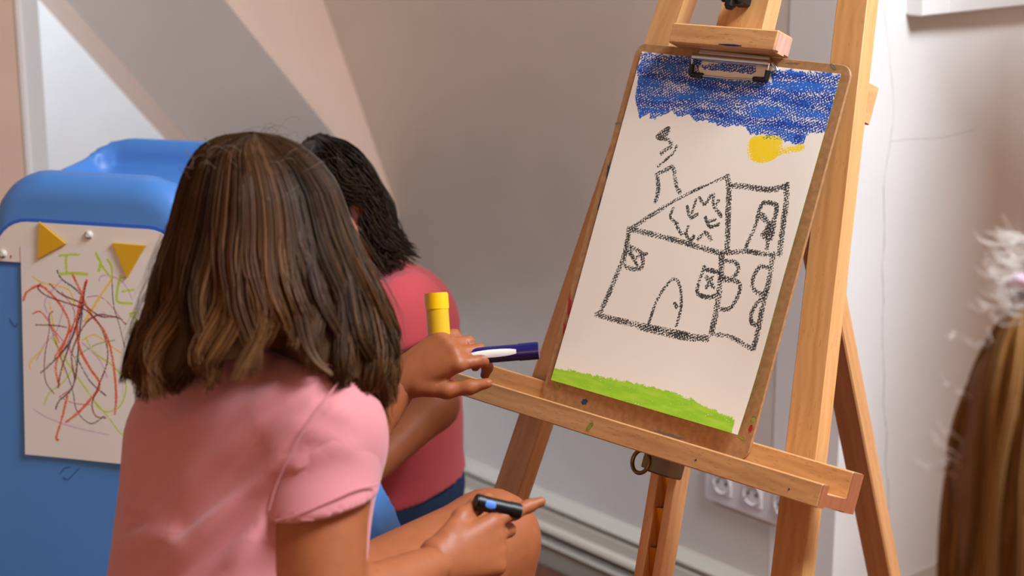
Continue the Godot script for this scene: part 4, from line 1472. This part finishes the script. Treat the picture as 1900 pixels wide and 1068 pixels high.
	for s in ["r", "l"]:
		var hipj: Vector3 = j.hip + j.r * (0.065 if s == "r" else -0.065)
		so.append([hipj, hipj.lerp(j["k" + s], 0.38), 0.09, 0.085, 0.03])
	var fs := Field.around(so, 0.011)
	fs.cut(j.waist.lerp(j.hip, 0.4), Vector3.UP)
	part("shorts", solid([fs]), M.denim, root, inv)
	hair_bob(root, inv)
	stool(Vector3(j.hip.x, 0, j.hip.z), j.hip.y - 0.1, "round wooden stool under the child in the pink T-shirt")
	# paint sticks
	var ya := at(809, 543, 1.992)
	var yb := at(818, 668, 1.99)
	paint_stick("upright yellow paint stick held in a fist", ya, yb, 0.0135, M.stick_yellow_clear, M.stick_yellow, null)
	paint_stick("navy blue paint stick with a white label pointing at the easel", at(1000, 650, 1.975), at(845, 663, 1.985), 0.0098, M.stick_navy, M.stick_navy, M.label_white)
	paint_stick("black paint stick held over a bare knee", at(964, 949, 1.797), at(882, 930, 1.78), 0.0085, M.stick_black, M.stick_black, M.label_blue, 0.17, 0.4)


func paint_stick(label: String, a: Vector3, b: Vector3, r: float, m: Material, cap: Material, lab: Material, l0 := 0.2, l1 := 0.74):
	var z := (a - b).normalized()
	var x := z.cross(Vector3.UP if absf(z.y) < 0.8 else Vector3.RIGHT).normalized()
	var t := Transform3D(Basis(x, z.cross(x), z), b)
	var o := thing("paint_stick", label, "paint stick", t, "paint sticks in the child's hands")
	var l := a.distance_to(b)
	part("barrel", tube([Vector3(0, 0, 0), Vector3(0, 0, 0.002), Vector3(0, 0, l * 0.78)], [r * 0.85, r * 0.94, r * 0.94], 24), m, o)
	part("cap", tube([Vector3(0, 0, l * 0.76), Vector3(0, 0, l * 0.765), Vector3(0, 0, l - 0.0015), Vector3(0, 0, l)], [r * 0.95, r, r, r * 0.9], 24), cap, o)
	part("twist_base", tube([Vector3(0, 0, 0.001), Vector3(0, 0, l * 0.16)], [r * 0.99, r * 0.99], 24), cap, o)
	if lab:
		# label wrapped on the side that faces up and out
		var v := PackedVector3Array()
		var n := PackedVector3Array()
		var idx := PackedInt32Array()
		var out: Vector3 = t.basis.inverse() * Vector3(0, 0.45, 1)
		var mid := atan2(out.y, out.x)
		for i in 9:
			var f := i / 8.0
			for k in 7:
				var wide := 0.5 * pow(sin(PI * clampf(0.06 + 0.88 * f, 0, 1)), 0.4)
				var an := mid + (k - 3) / 3.0 * wide
				var d := Vector3(cos(an), sin(an), 0)
				v.append(d * (r * 0.96) + Vector3(0, 0, l * lerpf(l0, l1, f)))
				n.append(d)
		for i in 8:
			for k in 6:
				var q := i * 7 + k
				idx.append_array([q, q + 7, q + 1, q + 1, q + 7, q + 8])
		part("label", commit(v, n, idx), lab, o)


# ---- brown bob: an envelope of rings round the head, filled with wavy locks
const BOB := [[246, 470, 4], [256, 462, 62], [272, 464, 95], [300, 472, 122], [340, 479, 146], [420, 484, 172], [520, 492, 210], [620, 497, 244], [690, 488, 250], [745, 486, 238]]


func bob_ring(y: float) -> Array:
	for i in BOB.size() - 1:
		if y <= BOB[i + 1][0] or i == BOB.size() - 2:
			var t := clampf((y - BOB[i][0]) / (BOB[i + 1][0] - BOB[i][0]), 0.0, 1.0)
			return [at(lerpf(BOB[i][1], BOB[i + 1][1], t), y, 1.71), lerpf(BOB[i][2], BOB[i + 1][2], t) / LENS * 1.71]
	return []


func bob_point(az: float, y: float, q: float) -> Vector3:
	var r := bob_ring(y)
	return r[0] + Vector3(sin(az) * r[1] * q, 0, cos(az) * r[1] * q * 0.96)


func bob_tip(az: float) -> float:
	var near := 1.0 - 0.124 * cos(az) / 1.71
	return (bob_hem(az) + 316.0) * near - 316.0


func bob_hem(az: float) -> float:
	var s := sin(az)
	if cos(az) < 0.0: return 720.0
	var t := [[-1.0, 708], [-0.85, 728], [-0.6, 726], [-0.3, 712], [0.0, 700], [0.08, 690], [0.14, 648], [0.3, 650], [0.38, 690], [0.55, 705], [0.7, 735], [0.9, 735], [1.0, 715]]
	for i in t.size() - 1:
		if s <= t[i + 1][0]: return lerpf(t[i][1], t[i + 1][1], (s - t[i][0]) / (t[i + 1][0] - t[i][0]))
	return 715.0


func hair_bob(root: Node, inv: Transform3D):
	var face := deg_to_rad(130)
	var brown := Color(0.06, 0.028, 0.0125)
	# under-layer of the same brown
	var v := PackedVector3Array()
	var n := PackedVector3Array()
	var c := PackedColorArray()
	var idx := PackedInt32Array()
	var cols := 48
	var rows := 22
	for i in rows + 1:
		for k in cols:
			var az := TAU * k / cols
			var y := lerpf(250.0, bob_tip(az) - 28.0, pow(float(i) / rows, 1.15))
			if absf(angle_difference(az, face)) < 0.75: y = minf(y, 400.0)
			var p := bob_point(az, y, 0.93)
			v.append(p)
			n.append((p - bob_ring(y)[0] + Vector3(0, 0.03, 0)).normalized())
			c.append(brown)
	for i in rows:
		for k in cols:
			var a := i * cols + k
			var b := i * cols + (k + 1) % cols
			idx.append_array([a, b, a + cols, b, b + cols, a + cols])
	var under := commit(v, n, idx, c)
	# locks
	var s := Strands.new()
	var r := RandomNumberGenerator.new()
	r.seed = 21
	var clumps := []
	for k in 58:
		clumps.append([TAU * (k + r.randf_range(-0.3, 0.3)) / 58.0, 0.5 * sin(k * 0.9) + r.randf_range(-0.6, 0.6), r.randf_range(0.85, 1.15), r.randf_range(0.55, 1.45), r.randf_range(-0.04, 0.045), r.randf_range(-14, 12)])
	for i in 7600:
		var az := r.randf() * TAU
		var g: int = int(az / TAU * 58.0) % 58
		if r.randf() < 0.35: g = (g + r.randi_range(-1, 1) + 58) % 58
		var cl: Array = clumps[g]
		var q := r.randf_range(0.88, 1.0)
		var tip: float = bob_tip(cl[0]) + cl[5] + r.randf_range(-16, 10)
		var front := absf(angle_difference(az, face)) < 0.72
		var y0 := 247.0 + 12.0 * r.randf() * r.randf()
		if r.randf() < 0.25: y0 = r.randf_range(255, 420)
		var pts := PackedVector3Array()
		var steps := 17
		var ph := r.randf_range(-0.35, 0.35)
		for k in steps + 1:
			var f := float(k) / steps
			var y := lerpf(y0, tip, pow(f, 1.25) if y0 < 262 else f)
			var low := clampf((y - 380.0) / 300.0, 0.0, 1.0)
			var a: float = az + angle_difference(az, cl[0]) * (0.25 + 0.45 * low) * clampf((y - 250) / 90.0, 0, 1)
			if front: a += signf(angle_difference(face, az)) * (0.72 - absf(angle_difference(face, az))) * clampf((y - 280.0) / 150.0, 0.0, 1.0)
			a += sin(y * 0.026 * cl[2] + cl[1] + ph) * 0.15 * low
			var e: float = q + cl[4] * low + 0.05 * low * cos(y * 0.028 * cl[2] + cl[1] + ph)
			e -= 0.10 * pow(clampf((y - tip + 45.0) / 45.0, 0.0, 1.0), 2) * (1.0 if g % 3 else -0.4)
			pts.append(bob_point(a, y, e))
		var b: float = cl[3] * r.randf_range(0.5, 1.5)
		s.add(pts, r.randf_range(0.0005, 0.0011), Color(0.042 * b, 0.019 * b, 0.0082 * b), Color(0.115 * b, 0.05 * b, 0.0175 * b), 0.25)
	# a stray lock that flicks outward beside the scribbles, and flyaway hairs over the crown
	for i in 26:
		var o := Vector3(r.randf_range(-1, 1), r.randf_range(-1, 1), r.randf_range(-1, 1)) * 0.0025
		s.add(curve([at(262, 600, 1.72) + o * 2.0, at(246, 635, 1.715) + o * 1.5, at(234, 668, 1.71) + o, at(232, 690, 1.71) + o, at(247, 702, 1.71) + o * 0.6], 12), 0.0007, Color(0.035, 0.018, 0.01), Color(0.05, 0.025, 0.012))
	for i in 26:
		var o := Vector3(r.randf_range(-1, 1), r.randf_range(-1, 1), r.randf_range(-1, 1)) * 0.003
		s.add(curve([at(560, 590, 1.58) + o * 2.0, at(572, 640, 1.575) + o * 1.5, at(590, 672, 1.572) + o, at(615, 694, 1.57) + o * 0.6], 12), 0.0009, Color(0.07, 0.035, 0.016), Color(0.2, 0.1, 0.04))
	for i in 40:
		var az := r.randf() * TAU
		var y := r.randf_range(250, 330)
		var p := bob_point(az, y, 0.98)
		var d := (p - at(480, 400, 1.71)).normalized()
		var side := Vector3(r.randf_range(-1, 1), r.randf_range(-0.3, 0.2), r.randf_range(-1, 1)) * 0.016
		var l := r.randf_range(0.008, 0.022)
		s.add(curve([p, p + d * l * 0.6 + side * 0.5, p + d * l * 0.8 + side * 1.2, p + d * l * 0.3 + side * 2.0], 8), 0.00022, Color(0.16, 0.12, 0.09), Color(0.2, 0.15, 0.12))
	for i in 60:
		var az := r.randf_range(0.9, 2.0) if i % 2 else r.randf_range(-1.9, -1.0)
		var y := r.randf_range(380, 600)
		s.add(curve([bob_point(az, y, 0.99), bob_point(az, y + 50, 1.06), bob_point(az, y + 110, r.randf_range(1.02, 1.12))], 8), 0.00022, Color(0.12, 0.08, 0.05), Color(0.16, 0.11, 0.07))
	var h := part("hair", strands_mesh(s), M.hair_brown, root, inv)
	h.set_meta("label", "wavy shoulder-length brown hair with lighter tips")
	part("hair_underlayer", under, M.hair_brown, h)


func tuft(s: Strands, r: RandomNumberGenerator, guide: Array, count: int, spread: float, end: float, radius: float, c0: Color, c1: Color, curl := 0.0):
	for i in count:
		var o := Vector3(r.randf_range(-1, 1), r.randf_range(-1, 1), r.randf_range(-1, 1))
		while o.length() > 1.0: o = Vector3(r.randf_range(-1, 1), r.randf_range(-1, 1), r.randf_range(-1, 1))
		var pts := []
		var ph := r.randf() * TAU
		for k in guide.size():
			var f := float(k) / (guide.size() - 1)
			pts.append(guide[k] + o * lerpf(spread, end, f))
		var cv := curve(pts, 18)
		if curl > 0.0:
			for k in cv.size():
				var f := float(k) / 18.0
				cv[k] += Vector3(sin(f * 17.0 + ph), cos(f * 13.0 + ph) * 0.5, cos(f * 17.0 + ph)) * curl * f
		var b := r.randf_range(0.6, 1.4)
		s.add(cv, radius * r.randf_range(0.7, 1.2), Color(c0.r * b, c0.g * b, c0.b * b), Color(c1.r * b, c1.g * b, c1.b * b))


func build_girl_coral():
	var j := {}
	j.r = Vector3(0.45, 0.0, -0.89).normalized()
	j.head = at(618, 400, 2.64)
	j.neck = at(672, 500, 2.68)
	j.chest = at(700, 620, 2.70)
	j.waist = at(712, 770, 2.74)
	j.hip = at(712, 915, 2.78)
	j.sl = at(742, 585, 2.6)
	j.sr = at(640, 560, 2.83)
	j.el = at(806, 752, 2.55)
	j.wl = at(640, 920, 2.47)
	j.er = at(575, 730, 2.9)
	j.wr = at(520, 640, 2.86)
	j.kl = j.hip + Vector3(-0.14, 0.05, -0.24)
	j.kr = j.hip + Vector3(0.03, 0.05, -0.27)
	j.al = Vector3(j.kl.x - 0.05, 0.07, j.kl.z)
	j.ar = Vector3(j.kr.x - 0.05, 0.07, j.kr.z)
	j.tl = j.al + Vector3(-0.11, -0.04, -0.02)
	j.tr = j.ar + Vector3(-0.11, -0.04, -0.02)
	j.arm = 0.038
	var root := thing("person", "person in coral T-shirt and jeans bending over, dark curly hair over one ear", "person", Transform3D(Basis(), Vector3(j.hip.x, 0, j.hip.z)))
	var inv := root.transform.affine_inverse()
	var bones := body_bones(j)
	var up := Vector3(-0.28, 0.93, 0.1).normalized()
	var fwd := Vector3(-0.85, -0.5, -0.3)
	var hc := at(584, 405, 2.66)
	var hb := head_bones(hc, up, fwd, 0.95)
	# the ear that shows
	var e0 := at(663, 372, 2.57)
	for q in [[-8, -6, 4, -10], [4, -10, 12, 2], [12, 2, 8, 24], [8, 24, -2, 36], [-8, -6, -4, 24]]:
		hb.append([e0 + Vector3(q[0], -q[1], 0) * 0.0008, e0 + Vector3(q[2], -q[3], 0) * 0.0008, 0.006, 0.006, 0.003])
	hb.append([e0 + Vector3(0, -0.01, -0.01), e0 + Vector3(-0.01, -0.01, -0.05), 0.012, 0.02, 0.01])
	var loose := [[20, 35, 10], [20, 25, 15], [25, 30, 15], [28, 35, 20], [30, 35, 20]]
	var body := part("body", solid([Field.around(bones, 0.0115), Field.around(hb, 0.0045), Field.around(hand_bones(j.wl, j.wl - j.el, Vector3(-0.3, -0.8, -0.3), -1.0, loose), 0.004), Field.around(hand_bones(j.wr, j.wr - j.er, Vector3(-0.3, -0.3, -0.8), 1.0, loose), 0.004)]), M.skin, root, inv)
	face_parts(hc, up, fwd, 0.95, body)
	var sh := []
	for q in bones.slice(0, 9): sh.append([q[0], q[1], q[2] + 0.012, q[3] + 0.017, q[4]])
	var dl: Vector3 = (j.el - j.sl).normalized()
	var dr: Vector3 = (j.er - j.sr).normalized()
	sh.append([j.sl, j.sl + dl * 0.1, 0.048, 0.05, 0.035])
	sh.append([j.sr, j.sr + dr * 0.1, 0.048, 0.05, 0.035])
	var f := Field.around(sh, 0.0085)
	f.cut(j.sl + dl * 0.07, dl, j.sl + dl * 0.12, 0.09)
	f.cut(j.sr + dr * 0.08, dr, j.sr + dr * 0.12, 0.09)
	f.cut(j.hip + Vector3(0, 0.02, 0), Vector3.DOWN)
	f.cut(j.neck + (j.head - j.neck) * 0.1, (j.head - j.neck).normalized(), j.neck, 0.13)
	part("t_shirt", solid([f]), M.jersey_coral, root, inv).set_meta("label", "plain coral red T-shirt")
	var so := []
	for q in [bones[1], bones[3], bones[5]]: so.append([q[0], q[1], q[2] + 0.004, q[3] + 0.006, 0.05])
	for s in ["r", "l"]:
		var hj: Vector3 = j.hip + j.r * (0.065 if s == "r" else -0.065)
		so.append([hj, j["k" + s], 0.088, 0.062, 0.03])
		so.append([j["k" + s], j["a" + s] + Vector3(0, 0.03, 0), 0.061, 0.045, 0.02])
	var fs := Field.around(so, 0.011)
	fs.cut(j.waist.lerp(j.hip, 0.55), Vector3.UP, j.hip, 0.25)
	part("jeans", solid([fs]), M.denim, root, inv).set_meta("label", "dark blue jeans")
	stool(Vector3(j.hip.x, 0, j.hip.z), j.hip.y - 0.105, "round wooden stool under the child in the coral T-shirt")
	# dark hair gathered behind the ear and falling in curls
	var r := RandomNumberGenerator.new()
	r.seed = 33
	var blobs := [[hc + up * 0.03, hc + up * 0.03 - fwd.normalized() * 0.03, 0.08, 0.078, 0.02], [at(650, 340, 2.68), at(682, 400, 2.68), 0.04, 0.042, 0.03], [at(686, 400, 2.65), at(720, 450, 2.64), 0.036, 0.022, 0.03]]
	var s := Strands.new()
	var k0 := Color(0.016, 0.01, 0.007)
	var k1 := Color(0.04, 0.022, 0.014)
	var crown := at(588, 264, 2.66)
	for q in [
		[[crown, at(640, 285, 2.6), at(678, 345, 2.6), at(700, 410, 2.6), at(728, 462, 2.6)], 320],
		[[crown, at(632, 284, 2.58), at(662, 320, 2.575), at(684, 380, 2.58), at(696, 430, 2.58)], 260],
		[[crown, at(645, 282, 2.64), at(690, 350, 2.64), at(720, 430, 2.64), at(748, 470, 2.63)], 260],
		[[crown, at(610, 280, 2.575), at(625, 310, 2.56), at(640, 345, 2.56), at(668, 358, 2.565)], 200],
		[[at(580, 266, 2.66), at(570, 300, 2.58), at(580, 340, 2.56), at(600, 380, 2.56)], 150],
		[[at(690, 400, 2.6), at(705, 440, 2.59), at(715, 470, 2.59), at(728, 492, 2.6)], 90],
		[[crown, at(560, 290, 2.7), at(530, 360, 2.7), at(525, 440, 2.7)], 120],
		[[crown, at(600, 270, 2.72), at(620, 330, 2.76), at(650, 430, 2.76)], 160]]:
		tuft(s, r, q[0], q[1], 0.012, 0.022, 0.0013, k0, k1, 0.007)
	var h := part("hair", strands_mesh(s), M.hair_black, root, inv)
	h.set_meta("label", "dark brown curly hair tucked behind the ear")
	var fb := Field.around(blobs, 0.008)
	var hm := solid([fb])
	part("hair_underlayer", hm, hair_plain(Color(0.15, 0.11, 0.085)), h)


func hair_plain(c: Color) -> StandardMaterial3D:
	return mat("hair_underlayer_%d" % M.size(), c, 0.5, 0.0, 0.4)


func build_girl_ponytail():
	var j := {}
	j.r = Vector3(0.35, 0.0, 0.94).normalized()
	j.head = at(2130, 540, 1.46)
	j.neck = at(2070, 830, 1.46)
	j.chest = at(2060, 1040, 1.47)
	j.waist = at(2060, 1300, 1.45)
	j.hip = at(2060, 1540, 1.43)
	j.sl = at(1905, 1130, 1.54)
	j.sr = at(2220, 1000, 1.36)
	j.el = at(1960, 1480, 1.6)
	j.wl = at(2170, 1400, 1.62)
	j.er = at(2260, 1420, 1.3)
	j.wr = at(2450, 1380, 1.36)
	j.kl = j.hip + Vector3(0.3, 0.06, -0.14)
	j.kr = j.hip + Vector3(0.3, 0.06, 0.04)
	j.al = Vector3(j.kl.x + 0.02, 0.08, j.kl.z)
	j.ar = Vector3(j.kr.x + 0.02, 0.08, j.kr.z)
	j.tl = j.al + Vector3(0.12, -0.04, -0.02)
	j.tr = j.ar + Vector3(0.12, -0.04, -0.02)
	var root := thing("person", "person with a long honey brown ponytail in front of the bright wall", "person", Transform3D(Basis(), Vector3(j.hip.x, 0, j.hip.z)))
	var inv := root.transform.affine_inverse()
	var bones := body_bones(j)
	var up := Vector3(0.0, 0.99, -0.1).normalized()
	var fwd := Vector3(0.93, -0.15, -0.33)
	var hc := at(2222, 490, 1.44)
	var loose := [[20, 35, 10], [20, 25, 15], [25, 30, 15], [28, 35, 20], [30, 35, 20]]
	var body := part("body", solid([Field.around(bones, 0.013), Field.around(head_bones(hc, up, fwd, 0.98), 0.006), Field.around(hand_bones(j.wl, j.wl - j.el, Vector3(0, -1, 0), -1.0, loose), 0.0045), Field.around(hand_bones(j.wr, j.wr - j.er, Vector3(0, -1, 0), 1.0, loose), 0.0045)]), M.skin, root, inv)
	face_parts(hc, up, fwd, 0.98, body)
	var sh := []
	for q in bones.slice(0, 9): sh.append([q[0], q[1], q[2] + 0.012, q[3] + 0.017, q[4]])
	var dl: Vector3 = (j.el - j.sl).normalized()
	var dr: Vector3 = (j.er - j.sr).normalized()
	sh.append([j.sl, j.sl + dl * 0.1, 0.05, 0.053, 0.035])
	sh.append([j.sr, j.sr + dr * 0.1, 0.05, 0.053, 0.035])
	var f := Field.around(sh, 0.0085)
	f.cut(j.sl + dl * 0.1, dl, j.sl + dl * 0.15, 0.09)
	f.cut(j.sr + dr * 0.1, dr, j.sr + dr * 0.15, 0.09)
	f.cut(j.hip - Vector3(0, 0.02, 0), Vector3.DOWN)
	f.cut(j.neck + (j.head - j.neck) * 0.12, (j.head - j.neck).normalized(), j.neck, 0.13)
	part("t_shirt", solid([f]), M.jersey_pale, root, inv).set_meta("label", "pale pink T-shirt")
	var so := []
	for q in [bones[1], bones[3], bones[5]]: so.append([q[0], q[1], q[2] + 0.004, q[3] + 0.006, 0.05])
	for s in ["r", "l"]:
		var hj: Vector3 = j.hip + j.r * (0.065 if s == "r" else -0.065)
		so.append([hj, j["k" + s], 0.088, 0.062, 0.03])
		so.append([j["k" + s], j["a" + s] + Vector3(0, 0.03, 0), 0.061, 0.045, 0.02])
	var fs := Field.around(so, 0.013)
	fs.cut(j.waist.lerp(j.hip, 0.5), Vector3.UP, j.hip, 0.25)
	part("trousers", solid([fs]), M.denim, root, inv)
	stool(Vector3(j.hip.x, 0, j.hip.z), j.hip.y - 0.105, "round wooden stool under the child with the ponytail")
	# hair drawn back to a tie, long tail hanging down the back
	var r := RandomNumberGenerator.new()
	r.seed = 44
	var s := Strands.new()
	var tie := at(1912, 548, 1.345)
	for k in 150:
		var a := r.randf_range(-1.0, 1.0)
		var b := r.randf_range(-1.2, 1.2)
		var p := hc + up * (0.1 * cos(a)) + Vector3(0, 0, 1) * 0.085 * sin(b) + fwd * 0.1 * sin(a)
		tuft(s, r, [p, hc + (p - hc) * 0.4 - fwd * 0.1 + up * 0.025 + Vector3(0, 0, 1) * 0.06 * sin(b), tie], 6, 0.008, 0.006, 0.0012, Color(0.05, 0.026, 0.014), Color(0.035, 0.018, 0.012))
	for q in [
		[[tie, at(1868, 610, 1.345), at(1832, 700, 1.35), at(1806, 820, 1.36), at(1790, 960, 1.37), at(1778, 1120, 1.37), at(1775, 1300, 1.37)], 420],
		[[tie, at(1880, 610, 1.33), at(1856, 720, 1.325), at(1840, 850, 1.33), at(1826, 1000, 1.34), at(1812, 1150, 1.34), at(1808, 1320, 1.34)], 420],
		[[tie, at(1900, 610, 1.325), at(1890, 720, 1.315), at(1880, 860, 1.32), at(1868, 1000, 1.325), at(1850, 1160, 1.33), at(1845, 1330, 1.33)], 420],
		[[tie, at(1925, 610, 1.325), at(1930, 730, 1.315), at(1925, 870, 1.315), at(1915, 1020, 1.32), at(1900, 1170, 1.33), at(1895, 1330, 1.33)], 360],
		[[tie, at(1890, 615, 1.36), at(1868, 720, 1.38), at(1850, 850, 1.39), at(1840, 1000, 1.4), at(1830, 1130, 1.38), at(1826, 1300, 1.38)], 300]]:
		for lock in 9:
			var o := Vector3(r.randf_range(-1, 1), 0, r.randf_range(-1, 1)) * 0.012
			var g := []
			for k in q[0].size(): g.append(q[0][k] + o * (float(k) / 3.0 if k < 3 else 1.0) + (Vector3(sin(k * 1.7 + lock), 0, cos(k * 1.3 + lock)) * 0.002 if k else Vector3.ZERO))
			var b := r.randf_range(0.7, 1.4)
			tuft(s, r, g, q[1] / 9, 0.004, 0.006, 0.0011, Color(0.22 * b, 0.112 * b, 0.038 * b), Color(0.17 * b, 0.082 * b, 0.03 * b))
	# flyaway hairs round the back of the head; backlight put into their pale colour
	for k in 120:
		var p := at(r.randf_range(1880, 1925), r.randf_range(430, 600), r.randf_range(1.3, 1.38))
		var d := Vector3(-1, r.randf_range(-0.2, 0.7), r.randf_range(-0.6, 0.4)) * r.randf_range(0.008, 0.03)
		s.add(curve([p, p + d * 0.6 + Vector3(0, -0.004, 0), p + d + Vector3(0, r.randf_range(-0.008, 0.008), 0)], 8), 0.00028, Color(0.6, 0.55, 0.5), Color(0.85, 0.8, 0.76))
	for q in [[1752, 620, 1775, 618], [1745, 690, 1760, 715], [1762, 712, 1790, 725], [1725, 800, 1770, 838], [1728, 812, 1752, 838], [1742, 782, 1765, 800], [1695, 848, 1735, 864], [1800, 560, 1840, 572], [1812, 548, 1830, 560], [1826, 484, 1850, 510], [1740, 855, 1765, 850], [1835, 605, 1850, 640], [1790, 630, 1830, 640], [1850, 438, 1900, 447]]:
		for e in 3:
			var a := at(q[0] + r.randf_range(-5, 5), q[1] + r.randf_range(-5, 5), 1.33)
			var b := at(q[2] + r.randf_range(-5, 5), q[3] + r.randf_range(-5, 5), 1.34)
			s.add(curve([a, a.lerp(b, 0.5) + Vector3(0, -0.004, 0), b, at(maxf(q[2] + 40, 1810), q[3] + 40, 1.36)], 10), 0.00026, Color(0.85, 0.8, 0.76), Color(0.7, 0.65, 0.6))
	var h := part("hair", strands_mesh(s), M.hair_honey, root, inv)
	h.set_meta("label", "long honey brown ponytail with loose flyaway hairs")
	var cap := [[hc + up * 0.025 + fwd * 0.0, hc + up * 0.025 - fwd * 0.03, 0.083, 0.08, 0.02], [hc - fwd * 0.08 + up * 0.01, tie, 0.04, 0.014, 0.04]]
	part("hair_underlayer", solid([Field.around(cap, 0.008)]), hair_plain(Color(0.24, 0.17, 0.12)), h)
	var tail := [[tie, at(1872, 720, 1.35), 0.012, 0.026, 0.02], [at(1872, 720, 1.35), at(1850, 880, 1.36), 0.026, 0.03, 0.02], [at(1850, 880, 1.36), at(1838, 1300, 1.36), 0.03, 0.024, 0.02]]
	part("hair_underlayer", solid([Field.around(tail, 0.008)]), hair_plain(Color(0.45, 0.32, 0.19)), h)
	part("hair_tie", tube(ring(Vector3.ZERO, 0.016, 0.016, 20), filled(21, 0.0065), 8, false), M.scrunchie, root, inv * Transform3D(Basis.looking_at((at(1870, 600, 1.34) - tie).normalized(), Vector3.UP), tie))
